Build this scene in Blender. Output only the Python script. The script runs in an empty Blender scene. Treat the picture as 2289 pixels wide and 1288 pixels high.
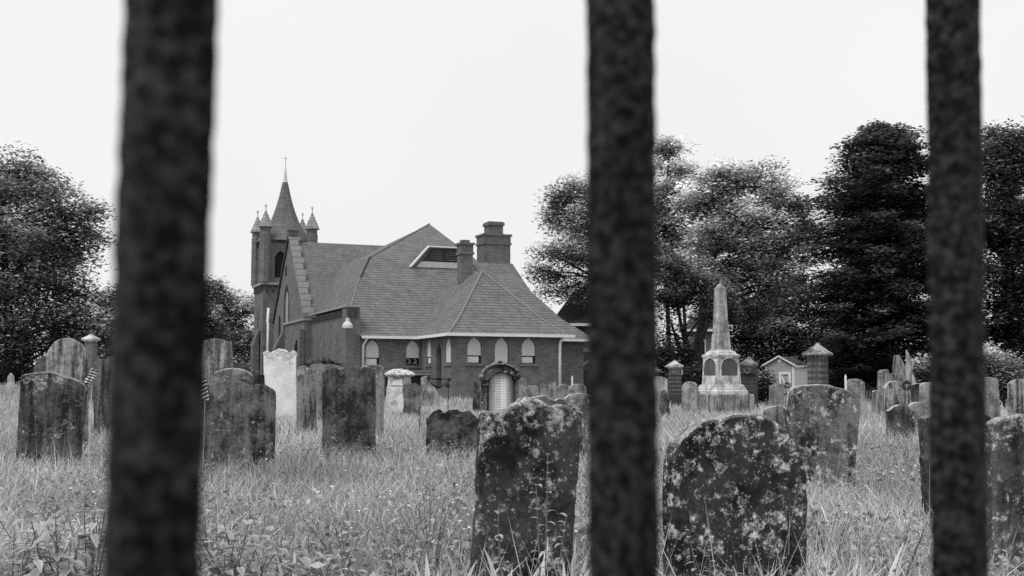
import bpy, bmesh, math, random
import numpy as np
from mathutils import Vector, Matrix, noise as mnoise

random.seed(7); rng = np.random.default_rng(7)
sc = bpy.context.scene
C = sc.collection
R = math.radians

# ------------------------------------------------------------------ camera
FPX, CX, CY, H = 2600.0, 1144.5, 644.0, 1.05
HOR = 855.0
PITCH = math.atan((HOR - CY) / FPX)
cd = bpy.data.cameras.new('camera'); cam = bpy.data.objects.new('camera', cd); C.objects.link(cam)
cam.location = (0, 0, H); cam.rotation_euler = (math.pi/2 + PITCH, 0, 0)
cd.sensor_width = 36; cd.lens = 36*FPX/2289; cd.clip_start = 0.02; cd.clip_end = 2000
cd.dof.use_dof = True; cd.dof.focus_distance = 9.0; cd.dof.aperture_fstop = 10
sc.camera = cam

def ray(px, py):
    a, b = (px-CX)/FPX, (CY-py)/FPX
    f = Vector((0, math.cos(PITCH), math.sin(PITCH))); u = Vector((0, -math.sin(PITCH), math.cos(PITCH)))
    return f + a*Vector((1, 0, 0)) + b*u
def at(px, py, Y):
    r = ray(px, py); return Vector((0, 0, H)) + r*(Y/r.y)
def onplane(px, py, p, n):
    r = ray(px, py); o = Vector((0, 0, H)); return o + r*((p-o).dot(n)/r.dot(n))

def ss(t): t = min(1, max(0, t)); return t*t*(3-2*t)
def gz(x, y):
    return 0.72*ss((-x-5)/17)*ss((y-18)/38)
def gz_np(x, y):
    f = lambda t: np.clip(t, 0, 1)**2*(3-2*np.clip(t, 0, 1))
    return 0.72*f((-x-5)/17)*f((y-18)/38)

# ------------------------------------------------------------------ object helpers
def tag(o, label=None, cat=None, group=None, kind=None):
    if label: o['label'] = label
    if cat: o['category'] = cat
    if group: o['group'] = group
    if kind: o['kind'] = kind
    return o
def empty(name, loc=(0, 0, 0), rz=0.0):
    o = bpy.data.objects.new(name, None); C.objects.link(o)
    o.location = loc; o.rotation_euler = (0, 0, rz); o.empty_display_size = 0.2
    return o
class MB:
    def __init__(s): s.v = []; s.f = []
    def add(s, vs, fs):
        n = len(s.v); s.v += [tuple(v) for v in vs]; s.f += [tuple(i+n for i in f) for f in fs]; return s
    def box(s, a, b):
        x0, y0, z0 = a; x1, y1, z1 = b
        return s.add([(x0,y0,z0),(x1,y0,z0),(x1,y1,z0),(x0,y1,z0),(x0,y0,z1),(x1,y0,z1),(x1,y1,z1),(x0,y1,z1)],
              [(0,3,2,1),(4,5,6,7),(0,1,5,4),(1,2,6,5),(2,3,7,6),(3,0,4,7)])
    def frustum(s, c, r0, r1, z0, z1, n=4, rot=math.pi/4):
        cx, cy = c; vs = []
        for r, z in ((r0, z0), (r1, z1)):
            for k in range(n):
                t = rot+2*math.pi*k/n; vs.append((cx+r*math.cos(t), cy+r*math.sin(t), z))
        fs = [tuple(range(n))[::-1], tuple(range(n, 2*n))]
        for k in range(n): fs.append((k, (k+1) % n, n+(k+1) % n, n+k))
        return s.add(vs, fs)
    def lathe(s, c, prof, n=4, rot=math.pi/4):
        cx, cy = c; vs = []
        for r, z in prof:
            for k in range(n):
                t = rot+2*math.pi*k/n; vs.append((cx+r*math.cos(t), cy+r*math.sin(t), z))
        fs = [tuple(range(n))[::-1], tuple(range(len(vs)-n, len(vs)))]
        for j in range(len(prof)-1):
            for k in range(n): fs.append((j*n+k, j*n+(k+1) % n, (j+1)*n+(k+1) % n, (j+1)*n+k))
        return s.add(vs, fs)
    def prism(s, pts, fn):          # pts 2D, fn(p, side) -> 3D for side 0 / 1
        n = len(pts); vs = [fn(p, 0) for p in pts]+[fn(p, 1) for p in pts]
        fs = [tuple(range(n)), tuple(range(n, 2*n))[::-1]]
        for k in range(n): fs.append((k, n+k, n+(k+1) % n, (k+1) % n))
        return s.add(vs, fs)
    def tube(s, pts, rad, n=6):
        pts = [Vector(p) for p in pts]; vs = []
        for i, p in enumerate(pts):
            d = (pts[min(i+1, len(pts)-1)]-pts[max(i-1, 0)]).normalized()
            a = d.cross(Vector((0.13, 0.31, 0.94) if abs(d.z) < .9 else (1, 0.1, 0))).normalized(); b = d.cross(a)
            r = rad[i] if hasattr(rad, '__len__') else rad
            for k in range(n):
                t = 2*math.pi*k/n; vs.append(p+a*(r*math.cos(t))+b*(r*math.sin(t)))
        fs = [tuple(range(n))[::-1], tuple(range(len(vs)-n, len(vs)))]
        for j in range(len(pts)-1):
            for k in range(n): fs.append((j*n+k, j*n+(k+1) % n, (j+1)*n+(k+1) % n, (j+1)*n+k))
        return s.add(vs, fs)
    def mesh(s, name):
        me = bpy.data.meshes.new(name); me.from_pydata(s.v, [], s.f); me.update()
        bm = bmesh.new(); bm.from_mesh(me); bmesh.ops.recalc_face_normals(bm, faces=bm.faces); bm.to_mesh(me); bm.free()
        return me
    def build(s, name, mat, parent=None, bevel=0.0, smooth=False, loc=None, rz=0.0):
        o = bpy.data.objects.new(name, s.mesh(name)); C.objects.link(o)
        o.data.materials.append(mat)
        if parent: o.parent = parent
        if loc is not None: o.location = loc
        o.rotation_euler = (0, 0, rz)
        if bevel:
            m = o.modifiers.new('bevel', 'BEVEL'); m.width = bevel; m.segments = 2; m.limit_method = 'ANGLE'; m.angle_limit = R(35)
        if smooth:
            for p in o.data.polygons: p.use_smooth = True
        return o
def np_mesh(name, verts, faces, tone, mat, parent=None):
    k = faces.shape[1]; me = bpy.data.meshes.new(name)
    me.vertices.add(len(verts)); me.vertices.foreach_set('co', verts.astype(np.float32).ravel())
    me.loops.add(faces.size); me.loops.foreach_set('vertex_index', faces.astype(np.int32).ravel())
    me.polygons.add(len(faces)); me.polygons.foreach_set('loop_start', np.arange(0, faces.size, k, dtype=np.int32))
    a = me.attributes.new('tone', 'FLOAT', 'POINT'); a.data.foreach_set('value', tone.astype(np.float32))
    me.update(calc_edges=True); me.validate()
    o = bpy.data.objects.new(name, me); C.objects.link(o); me.materials.append(mat)
    if parent: o.parent = parent
    return o

# ------------------------------------------------------------------ node helpers
class NT:
    def __init__(s, name):
        s.m = bpy.data.materials.new(name); s.m.use_nodes = True; s.t = s.m.node_tree; s.t.nodes.clear()
        s.out = s.t.nodes.new('ShaderNodeOutputMaterial')
    def n(s, typ, **kw):
        nd = s.t.nodes.new(typ)
        for k, v in kw.items(): setattr(nd, k, v)
        return nd
    def lk(s, a, b): s.t.links.new(a, b)
    def put(s, sock, v):
        if isinstance(v, bpy.types.NodeSocket): s.lk(v, sock)
        else: sock.default_value = v
    def math(s, op, a, b=0.0, clamp=False):
        nd = s.n('ShaderNodeMath', operation=op, use_clamp=clamp); s.put(nd.inputs[0], a); s.put(nd.inputs[1], b); return nd.outputs[0]
    def mix(s, f, a, b):
        nd = s.n('ShaderNodeMix', data_type='FLOAT'); s.put(nd.inputs[0], f); s.put(nd.inputs[2], a); s.put(nd.inputs[3], b); return nd.outputs[0]
    def ramp(s, v, a, b, c=0.0, d=1.0):
        nd = s.n('ShaderNodeMapRange'); s.put(nd.inputs[0], v); nd.inputs[1].default_value = a; nd.inputs[2].default_value = b
        nd.inputs[3].default_value = c; nd.inputs[4].default_value = d; return nd.outputs[0]
    def coord(s, seed=0.0, scale=(1, 1, 1)):
        tc = s.n('ShaderNodeTexCoord'); mp = s.n('ShaderNodeMapping'); s.lk(tc.outputs['Object'], mp.inputs[0])
        mp.inputs['Location'].default_value = (seed*1.7, seed*.9, seed*2.3); mp.inputs['Scale'].default_value = scale
        return mp.outputs[0]
    def noise(s, vec, scale, detail=4, rough=.55):
        nd = s.n('ShaderNodeTexNoise'); s.lk(vec, nd.inputs['Vector']); nd.inputs['Scale'].default_value = scale
        nd.inputs['Detail'].default_value = detail; nd.inputs['Roughness'].default_value = rough; return nd.outputs[0]
    def voro(s, vec, scale, rand=1.0):
        nd = s.n('ShaderNodeTexVoronoi'); s.lk(vec, nd.inputs['Vector']); nd.inputs['Scale'].default_value = scale
        nd.inputs['Randomness'].default_value = rand; return nd.outputs['Distance']
    def sep(s, vec):
        nd = s.n('ShaderNodeSeparateXYZ'); s.lk(vec, nd.inputs[0]); return nd.outputs
    def finish(s, col, rough=.9, bump=None, strength=.4, dist=.01, spec=.2):
        p = s.n('ShaderNodeBsdfPrincipled'); s.put(p.inputs['Roughness'], rough); p.inputs['Specular IOR Level'].default_value = spec
        if isinstance(col, bpy.types.NodeSocket): s.lk(col, p.inputs['Base Color'])
        else: p.inputs['Base Color'].default_value = (col, col, col, 1)
        if bump is not None:
            b = s.n('ShaderNodeBump'); b.inputs['Strength'].default_value = strength; b.inputs['Distance'].default_value = dist
            s.lk(bump, b.inputs['Height']); s.lk(b.outputs[0], p.inputs['Normal'])
        s.lk(p.outputs[0], s.out.inputs[0]); return s.m

def plain(name, v, var=.15, scale=6, rough=.8, seed=0, bump=.2):
    t = NT(name); c = t.coord(seed); n = t.noise(c, scale, 6, .6); n2 = t.noise(c, scale*9, 3)
    a = t.math('ADD', t.math('MULTIPLY', n, .65), t.math('MULTIPLY', n2, .35))
    return t.finish(t.ramp(a, .3, .7, v*(1-var), v*(1+var)), rough, n2, bump)

def stone_mat(seed, dark=.05, base=.2, lich=.45, cover=.3, streak=.5, lscale=9., zlo=0., zhi=0., ztop=1.0, rings=0., top=.0, spots=()):
    """dark/base: clean-stone tones, lich: lichen tone, cover: lichen amount; zlo / zhi: extra cover low / high."""
    t = NT('weathered_stone'); c = t.coord(seed); raw = t.coord(0)
    z = t.sep(raw)[2]; zn = t.math('DIVIDE', z, ztop)
    big = t.noise(c, 3.2, 8, .62)
    st = t.noise(t.coord(seed, (1, 1, .09)), 13, 5, .6)
    fine = t.noise(c, 75, 4, .7); mid = t.noise(c, 24, 6, .7)
    w = t.math('ADD', t.math('MULTIPLY', big, 1-streak*.7), t.math('MULTIPLY', st, streak*.7))
    w = t.math('ADD', t.math('MULTIPLY', w, .75), t.math('MULTIPLY', mid, .25))
    w = t.ramp(w, .44, .565)
    dark *= .7; base *= 1.2
    v = t.mix(w, dark, base)
    ln = t.noise(c, lscale, 10, .78)
    thr = .645-.25*cover
    bias = t.math('ADD', t.math('MULTIPLY', t.ramp(zn, .62, .1), zlo), t.math('MULTIPLY', t.ramp(zn, .7, 1.0), zhi))
    ln2 = t.math('ADD', ln, t.math('MULTIPLY', bias, .2))
    spec = t.math('MULTIPLY', t.math('SUBTRACT', mid, .5), .25)
    lm = t.ramp(t.math('ADD', ln2, spec), thr, thr+.08)
    if rings > 0:
        wob = t.n('ShaderNodeTexNoise'); t.lk(c, wob.inputs['Vector']); wob.inputs['Scale'].default_value = 22
        sb = t.n('ShaderNodeVectorMath', operation='SCALE'); t.lk(wob.outputs['Color'], sb.inputs[0]); sb.inputs['Scale'].default_value = .06
        ad = t.n('ShaderNodeVectorMath', operation='ADD'); t.lk(c, ad.inputs[0]); t.lk(sb.outputs[0], ad.inputs[1])
        d = t.voro(ad.outputs[0], 9)
        size = t.ramp(big, .42, .62, .12, .42)
        r = t.math('SUBTRACT', size, d)
        ring = t.math('MULTIPLY', t.math('MULTIPLY', t.ramp(r, 0, .07), t.ramp(r, .22, .1, .35, 1.0)), t.ramp(t.noise(c, 48, 4, .7), .40, .56))
        sel = t.ramp(t.noise(c, 5.5, 2), .47, .53)
        lm = t.math('MAXIMUM', lm, t.math('MULTIPLY', t.math('MULTIPLY', ring, sel), rings))
    sp2 = 0 if cover < 0 else t.math('MULTIPLY', t.ramp(t.voro(c, 55), .26, .14), t.ramp(t.noise(c, 7, 3), .5-.1*cover, .62-.1*cover))
    if cover >= 0: lm = t.math('MAXIMUM', lm, t.math('MULTIPLY', sp2, .8))
    if spots:
        s3 = t.sep(raw); wob2 = t.math('MULTIPLY', t.math('SUBTRACT', t.noise(c, 20, 6, .75), .5), .085); grit = t.math('MULTIPLY', t.ramp(t.noise(c, 95, 3, .7), .40, .56), t.ramp(t.noise(c, 30, 4, .7), .40, .52))
        for (sx, sz, sr) in spots:
            dd = t.math('SQRT', t.math('ADD', t.math('POWER', t.math('SUBTRACT', s3[0], sx), 2.), t.math('POWER', t.math('SUBTRACT', s3[2], sz), 2.)))
            dd = t.math('DIVIDE', t.math('ADD', dd, wob2), sr)
            rg = t.math('MULTIPLY', t.ramp(dd, 1.05, .85), t.ramp(dd, .35, .7, .35, 1.0))
            lm = t.math('MAXIMUM', lm, t.math('MULTIPLY', rg, grit))
    if top > 0:
        nn = t.sep(t.n('ShaderNodeNewGeometry').outputs['Normal'])[2]
        lm = t.math('MAXIMUM', lm, t.math('MULTIPLY', t.ramp(nn, .25, .6), top))
    lt = t.mix(t.ramp(t.math('ADD', t.math('MULTIPLY', mid, .5), t.math('MULTIPLY', fine, .5)), .38, .62), lich*.3, lich*1.45)
    v = t.mix(lm, v, lt)
    v = t.math('MULTIPLY', v, t.ramp(fine, .3, .7, .72, 1.28))
    hgt = t.math('ADD', t.math('MULTIPLY', mid, .6), t.math('ADD', t.math('MULTIPLY', fine, .35), t.math('MULTIPLY', lm, .35)))
    return t.finish(v, .95, hgt, .55, .012, .1)

def brick_mat(name, v, seed=0, mortar=1.25, scale=1.0):
    t = NT(name); tc = t.n('ShaderNodeTexCoord'); s = t.sep(tc.outputs['Object'])
    xy = t.math('ADD', s[0], s[1]); cb = t.n('ShaderNodeCombineXYZ'); t.lk(xy, cb.inputs[0]); t.lk(s[2], cb.inputs[1])
    b = t.n('ShaderNodeTexBrick'); t.lk(cb.outputs[0], b.inputs['Vector'])
    b.inputs['Color1'].default_value = (v*.75,)*3+(1,); b.inputs['Color2'].default_value = (v*1.2,)*3+(1,); b.inputs['Mortar'].default_value = (v*mortar,)*3+(1,)
    b.inputs['Scale'].default_value = 1; b.inputs['Brick Width'].default_value = .22*scale; b.inputs['Row Height'].default_value = .075*scale
    b.inputs['Mortar Size'].default_value = .008*scale
    c = t.coord(seed); n = t.noise(c, 1.3, 7, .65); n2 = t.noise(c, 14, 5, .7)
    mu = t.math('MULTIPLY', t.ramp(n, .3, .7, .7, 1.25), t.ramp(n2, .3, .7, .7, 1.3))
    m = t.n('ShaderNodeMix', data_type='RGBA', blend_type='MULTIPLY'); m.inputs[0].default_value = 1
    t.lk(b.outputs['Color'], m.inputs[6]); t.lk(mu, m.inputs[7])
    return t.finish(m.outputs[2], .9, n2, .3)

def roof_mat(name, v, row=.165, seed=0):
    t = NT(name); tc = t.n('ShaderNodeTexCoord'); s = t.sep(tc.outputs['Object'])
    wob = t.noise(t.coord(seed), 1.1, 3)
    z = t.math('ADD', s[2], t.math('MULTIPLY', wob, .02))
    zz = t.math('DIVIDE', z, row); fr = t.math('FRACT', zz); rowi = t.math('FLOOR', zz)
    line = t.ramp(fr, .0, .4, .38, 1.12)
    cb = t.n('ShaderNodeCombineXYZ')
    xx = t.math('ADD', t.math('MULTIPLY', t.math('ADD', s[0], s[1]), 4.2), t.math('MULTIPLY', rowi, .53))
    t.lk(t.math('FLOOR', xx), cb.inputs[0]); t.lk(rowi, cb.inputs[1])
    wn = t.n('ShaderNodeTexWhiteNoise'); wn.noise_dimensions = '2D'; t.lk(cb.outputs[0], wn.inputs[0])
    n = t.noise(t.coord(seed), .9, 7, .65); n2 = t.noise(t.coord(seed), 9, 4, .7)
    a = t.math('MULTIPLY', line, t.ramp(wn.outputs[0], 0, 1, .84, 1.16))
    a = t.math('MULTIPLY', a, t.ramp(n, .3, .7, .88, 1.12)); a = t.math('MULTIPLY', a, t.ramp(n2, .3, .7, .7, 1.3))
    return t.finish(t.math('MULTIPLY', a, v), .9, fr, .5, .03)

def leaf_mat(name, v, trans=.3):
    t = NT(name); at_ = t.n('ShaderNodeAttribute', attribute_name='tone')
    col = t.math('MULTIPLY', at_.outputs['Fac'], v)
    d = t.n('ShaderNodeBsdfDiffuse'); tr = t.n('ShaderNodeBsdfTranslucent'); t.lk(col, d.inputs[0]); t.lk(col, tr.inputs[0])
    m = t.n('ShaderNodeMixShader'); m.inputs[0].default_value = trans; t.lk(d.outputs[0], m.inputs[1]); t.lk(tr.outputs[0], m.inputs[2])
    t.lk(m.outputs[0], t.out.inputs[0]); return t.m

M = dict(
    bark=plain('bark', .035, .4, 9), pale_bark=plain('pale_bark', .42, .5, 7), white=plain('white_paint', .78, .08, 4), brick=brick_mat('brick', .145),
    brick_dark=brick_mat('dark_brick', .06, 3), roof=roof_mat('slate_shingles', .152), roof_dark=roof_mat('dark_shingles', .05, .2),
    coping=plain('pale_coping', .3, .3, 5), glass=plain('dark_glass', .012, .2, 3, .7), blind=plain('window_blind', .62, .1, 3),
    curtain=plain('pale_curtain', .7, .2, 12), trim_dark=plain('dark_trim', .04, .3, 5), siding=brick_mat('grey_siding', .3, 5, .75, 1.6),
    iron=None, wire=plain('dark_wire', .03, .3, 9), tin=plain('pale_metal', .6, .1, 5), cloth=plain('dark_cloth', .035, .7, 14))

# ------------------------------------------------------------------ ground
def ground():
    xs = np.concatenate([[-900, -400, -180, -110], np.linspace(-80, 80, 81), [110, 180, 400, 900]])
    ys = np.concatenate([[-60, -20, -5], np.linspace(0, 100, 51), [130, 200, 400, 900]])
    X, Y = np.meshgrid(xs, ys); Z = gz_np(X, Y)
    V = np.stack([X, Y, Z], -1).reshape(-1, 3); nx = len(xs); f = []
    for j in range(len(ys)-1):
        for i in range(nx-1): a = j*nx+i; f.append((a, a+1, a+nx+1, a+nx))
    t = NT('turf_soil'); c = t.coord(0); n = t.noise(c, .5, 8, .7); n2 = t.noise(c, 25, 4, .7)
    m = t.finish(t.math('MULTIPLY', t.ramp(n, .3, .7, .12, .26), t.ramp(n2, .3, .7, .5, 1.4)), 1, n2, .8, .05)
    return tag(np_mesh('ground', V, np.array(f), np.ones(len(V)), m), kind='structure')
ground()

# ------------------------------------------------------------------ grass
def blades(n, r0, r1, p, hmin, hmax, w, lean, segs, tone=(.55, 1.3), half=33):
    r = (r0**p+(r1**p-r0**p)*rng.random(n))**(1/p); a = R(half)*(2*rng.random(n)-1)
    x, y = r*np.sin(a), r*np.cos(a); z = gz_np(x, y)
    patch = .5+.25*np.sin(x*1.1+1.3*np.sin(y*.7))+.25*np.sin(y*1.7+x*.4+2*np.sin(x*.33))
    patch2 = .5+.5*np.sin(x*3.1+2*np.sin(y*2.3))*np.sin(y*2.7+1.1*x)
    h = (hmin+(hmax-hmin)*rng.random(n)**1.6)*(.72+.4*patch+.12*patch2)
    th = rng.random(n)*2*np.pi; ln = h*lean*(.15+rng.random(n))
    lx, ly = ln*np.cos(th), ln*np.sin(th)
    ph = rng.random(n)*np.pi; ww = w*(.5+rng.random(n))*(np.maximum(1, r/9)); wx, wy = ww*np.cos(ph)/2, ww*np.sin(ph)/2*.6
    tn = (tone[0]+(tone[1]-tone[0])*rng.random(n))*(.55+.42*patch+.34*patch2)
    dk = rng.random(n) < .08; tn[dk] *= .45; br = rng.random(n) < .05; tn[br] *= 1.5
    def P(f, s, hh): return np.stack([x+lx*f+wx*s, y+ly*f+wy*s, z+h*hh], -1)
    if segs == 2:
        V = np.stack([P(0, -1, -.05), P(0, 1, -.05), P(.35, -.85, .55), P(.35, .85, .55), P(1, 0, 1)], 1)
        T = np.stack([tn*.12, tn*.12, tn*.75, tn*.75, tn*1.25], 1); k = 5  # dark roots, bright tips: shade between blades put into the tone
        F = np.array([[0, 1, 2], [1, 3, 2], [2, 3, 4]])
    else:
        V = np.stack([P(0, -1, -.05), P(0, 1, -.05), P(1, 0, 1)], 1); T = np.stack([tn*.5, tn*.5, tn*1.1], 1); k = 3  # far blades: root shade put into the tone as well
        F = np.array([[0, 1, 2]])
    idx = (np.arange(n)*k)[:, None, None]+F[None]
    return V.reshape(-1, 3), idx.reshape(-1, 3), T.ravel()
def merge(parts):
    V, F, T, o = [], [], [], 0
    for v, f, t in parts: V.append(v); F.append(f+o); T.append(t); o += len(v)
    return np.concatenate(V), np.concatenate(F), np.concatenate(T)
grass_m = leaf_mat('grass_blade', .66, .4)
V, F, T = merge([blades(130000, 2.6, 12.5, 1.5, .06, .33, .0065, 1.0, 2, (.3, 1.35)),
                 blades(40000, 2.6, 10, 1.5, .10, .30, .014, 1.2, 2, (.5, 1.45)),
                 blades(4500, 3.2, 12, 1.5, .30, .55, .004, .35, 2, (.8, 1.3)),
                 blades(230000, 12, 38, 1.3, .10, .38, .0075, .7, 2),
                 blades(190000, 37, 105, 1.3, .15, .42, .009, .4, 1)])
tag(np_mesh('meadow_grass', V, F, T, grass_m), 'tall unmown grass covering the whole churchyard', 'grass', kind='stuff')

# ground-cover leaves and little flowers
def leafquads(c, s, tone, up=.6, asp=.55):
    n = len(c); a = rng.random(n)*2*np.pi
    nz = np.stack([rng.normal(0, 1, n)*(1-up), rng.normal(0, 1, n)*(1-up), np.full(n, up)+.1], -1); nz /= np.linalg.norm(nz, axis=1)[:, None]
    d = np.stack([np.cos(a), np.sin(a), rng.normal(0, .35, n)], -1); d -= nz*(d*nz).sum(1)[:, None]; d /= np.linalg.norm(d, axis=1)[:, None]
    e = np.cross(nz, d); s = s[:, None]
    V = np.stack([c-d*s*.5, c+e*s*asp*.5-d*s*.05, c+d*s*.5, c-e*s*asp*.5-d*s*.05], 1)
    F = (np.arange(n)*4)[:, None]+np.arange(4)[None]
    return V.reshape(-1, 3), F, np.repeat(tone, 4)
n = 110000; r = (3.0**1.3+(16**1.3-3.0**1.3)*rng.random(n))**(1/1.3); a = R(32)*(2*rng.random(n)-1); x, y = r*np.sin(a), r*np.cos(a)
keep = (np.sin(x*1.9+y*.8)+np.sin(y*2.3-x*1.2)+rng.normal(0, .5, n)) > .15; x, y = x[keep], y[keep]; n = len(x)
c = np.stack([x, y, gz_np(x, y)+.03+.27*rng.random(n)**.8], -1)
V, F, T = leafquads(c, (.014+.045*rng.random(n)**2.2)*np.where((y < 7.2) & (np.sin(x*2.1+1)+np.sin(y*2.9+x) > .1), 1.45, .9), (.3+.8*rng.random(n)**1.5)*(.8+.25*np.sin(x*1.7+2*y)), .45, .65)
tag(np_mesh('ground_cover', V, F, T, grass_m), 'low leafy clover and weeds growing among the grass', 'ground cover', kind='stuff')
fl = []
for cxp, cyd, sp, k in [(-1.7, 7.0, .5, 26), (-.6, 7.2, .45, 30), (-.75, 6.2, .35, 14), (-2.9, 7.0, .6, 30), (-.2, 6.6, .3, 22), (.05, 6.3, .25, 18), (1.5, 7.2, .6, 40), (1.95, 5.9, .4, 14), (.3, 13.6, .35, 60), (-.85, 13.6, .3, 24), (-3.4, 10.2, .7, 30), (2.5, 9, .5, 40)]:
    fl.append(np.stack([cxp+rng.normal(0, sp, k), cyd+rng.normal(0, .4, k), .26+.16*rng.random(k)], -1))
c = np.concatenate(fl); V, F, T = leafquads(np.repeat(c, 2, 0)+rng.normal(0, .006, (len(c)*2, 3)), .010+.015*rng.random(len(c)*2), np.full(len(c)*2, 1.), .75, .9)
tag(np_mesh('wild_flowers', V, F, T, leaf_mat('petals', .8, .2)), 'tiny white wild flowers scattered through the front grass', 'flowers', kind='stuff')

# ------------------------------------------------------------------ weeds (single plants)
weed_m = leaf_mat('weed_leaf', .46, .3); strap_m = leaf_mat('strap_leaf', .62, .3); stem_m = plain('weed_stem', .16, .3)
def leaf_blade(V, F, T, base, d, L, w, droop, tn, segs=5):
    d = d.normalized(); side = d.cross(Vector((0, 0, 1)))
    if side.length < .05: side = Vector((1, 0, 0))
    side.normalize(); o = len(V); up = side.cross(d)
    for i in range(segs+1):
        f = i/segs; p = base+d*(L*f)+Vector((0, 0, -droop*L*f*f)); wd = w*math.sin(math.pi*min(.98, .12+.88*f)**.8)*.5
        crease = up*(-wd*.35)
        V += [tuple(p-side*wd-crease*0), tuple(p+crease), tuple(p+side*wd)]; T += [tn*1.1, tn*.72, tn*1.0]
        if i:
            a = o+3*(i-1); F += [(a, a+1, a+4, a+3), (a+1, a+2, a+5, a+4)]
def weed(kind, px, d, hgt, label, seed, group, sz=1.0):
    random.seed(seed); p = at(px, 900, d); g = Vector((p.x, d, gz(p.x, d)))
    V, F, T = [], [], []; st = MB()
    if kind == 'broad':
        for s in range(9):
            a = random.random()*6.28; lean = random.uniform(.05, .25)
            top = g+Vector((math.cos(a)*lean, math.sin(a)*lean, hgt*random.uniform(.7, 1.05)))
            st.tube([g, (g+top)/2+Vector((0, 0, .04)), top], [.004, .003, .002], 5)
            for k in range(11):
                f = .2+.8*k/10; b = g.lerp(top, f); a2 = random.random()*6.28
                leaf_blade(V, F, T, b, Vector((math.cos(a2), math.sin(a2), random.uniform(-.1, .5))), random.uniform(.045, .095)*sz, random.uniform(.022, .042)*sz, .45, random.uniform(.65, 1.25))
    elif kind == 'strap':
        for s in range(48):
            a = random.random()*6.28; sp = random.uniform(0, .1)
            leaf_blade(V, F, T, g+Vector((math.cos(a)*sp, math.sin(a)*sp, .02)), Vector((math.cos(a)*random.uniform(.3, 1), math.sin(a)*.6, random.uniform(.9, 2.0))), hgt*random.uniform(.75, 1.3), random.uniform(.018, .032), random.uniform(.2, .7), random.uniform(.7, 1.35), 7)
    else:   # tall stalk with whorled leaves
        for s in range(3 if sz < 1.1 else 5):
            a = random.uniform(-.6, .6); top = g+Vector((math.sin(a)*.18+s*.05, 0, hgt*(1-.15*s)))
            st.tube([g+Vector((s*.02, 0, 0)), (g+top)/2, top], [.004, .003, .0015], 5)
            for k in range(16):
                f = .3+.7*k/15; b = g.lerp(top, f); a2 = random.random()*6.28
                leaf_blade(V, F, T, b, Vector((math.cos(a2), math.sin(a2), random.uniform(.1, 1.1))), random.uniform(.02, .06)*(1.3-f*.3), .02, .6, random.uniform(.7, 1.3), 3)
    root = empty('weed_plant' if kind != 'strap' else 'grass_tuft', g)
    V = np.array(V)-np.array(g)
    np_mesh('leaf_cluster', V, np.array(F), np.array(T), weed_m if kind != 'strap' else strap_m, root)
    if kind != 'strap':
        st.v = [tuple(Vector(q)-g) for q in st.v]; st.build('stem', stem_m, root)
    tag(root, label, 'weed', group)
gw = 'leafy weeds in the foreground'
weed('broad', 505, 4.60, 0.53, 'broadleaf weed clump low beside the right edge of the widest iron bar', 1, gw, 1.25)
weed('broad', 560, 4.80, 0.49, 'broadleaf weed clump with dark gaps, second from the widest iron bar', 2, gw, 1.15)
weed('broad', 40, 5.0, .46, 'broadleaf weed clump at the far left edge of the photo', 3, gw, 1.2)
weed('broad', 150, 4.60, 0.51, 'broadleaf weed with big pale leaves at the bottom left corner', 4, gw, 1.3)
weed('broad', 212, 4.70, 0.56, 'pointed leafy weed touching the left edge of the widest iron bar', 5, gw, 1.2)
weed('broad', 215, 5.9, .44, 'small leafy weed left of the widest iron bar, higher up in the grass', 6, gw, .9)
weed('broad', 700, 5.2, .40, 'leafy weed in the open grass beneath the dark three humped headstone', 7, gw, .8)
weed('stalk', 588, 5.2, .55, 'thin dark stemmed weed standing in the grass beneath the dark twin curved headstone', 8, gw, 1)
weed('stalk', 965, 5.6, .60, 'thin weed with pale flowers left of the tall leaning front headstone', 9, gw, 1)
weed('stalk', 1215, 4.45, .78, 'tallest leafy stalk growing up the face of the leaning front headstone', 10, gw, 1.2)
weed('stalk', 1120, 4.5, .55, 'short leafy stalk at the lower left of the leaning front headstone', 11, gw, 1.2)
weed('broad', 1990, 5.4, .42, 'leafy weed in the grass left of the narrowest iron bar', 12, gw, .8)
weed('broad', 1850, 6.0, .42, 'leafy weed between the big round topped stone and the narrowest bar', 13, gw, .8)
weed('stalk', 1585, 4.4, .5, 'thin seeding stalk in front of the big round topped lichen stone', 14, gw, 1)
weed('broad', 350, 5.2, .4, 'leafy weed mostly behind the widest iron bar', 15, gw, 1)
weed('broad', 900, 4.90, 0.45, 'low leafy weed in the bottom grass left of the leaning front stone', 16, gw, .8)
for i, (px, d, h, z_, lb) in enumerate([(620, 5.0, .42, 1.0, 'low leafy weed right of the two clumps beside the widest bar'), (780, 6.0, .4, .9, 'leafy weed in mid grass below the right edge of the three humped headstone'), (960, 6.6, .42, .9, 'leafy weed below the low three lobed stone'),
        (1020, 5.1, .44, .8, 'leafy weed touching the lower left edge of the leaning front stone'), (480, 5.6, .46, 1.0, 'leafy weed against the right edge of the widest bar, above the big clump'), (110, 5.6, .44, 1.0, 'leafy weed in front of the leaning lichen capped headstone'), (850, 4.9, .36, .9, 'low leafy weed in the bottom middle of the open grass'), (1390, 5.4, .4, .9, 'leafy weed behind the middle bar')]):
    weed('broad', px, d, h, lb, 70+i, gw, z_)
gt = 'strap leaved grass tufts at the bottom'
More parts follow.
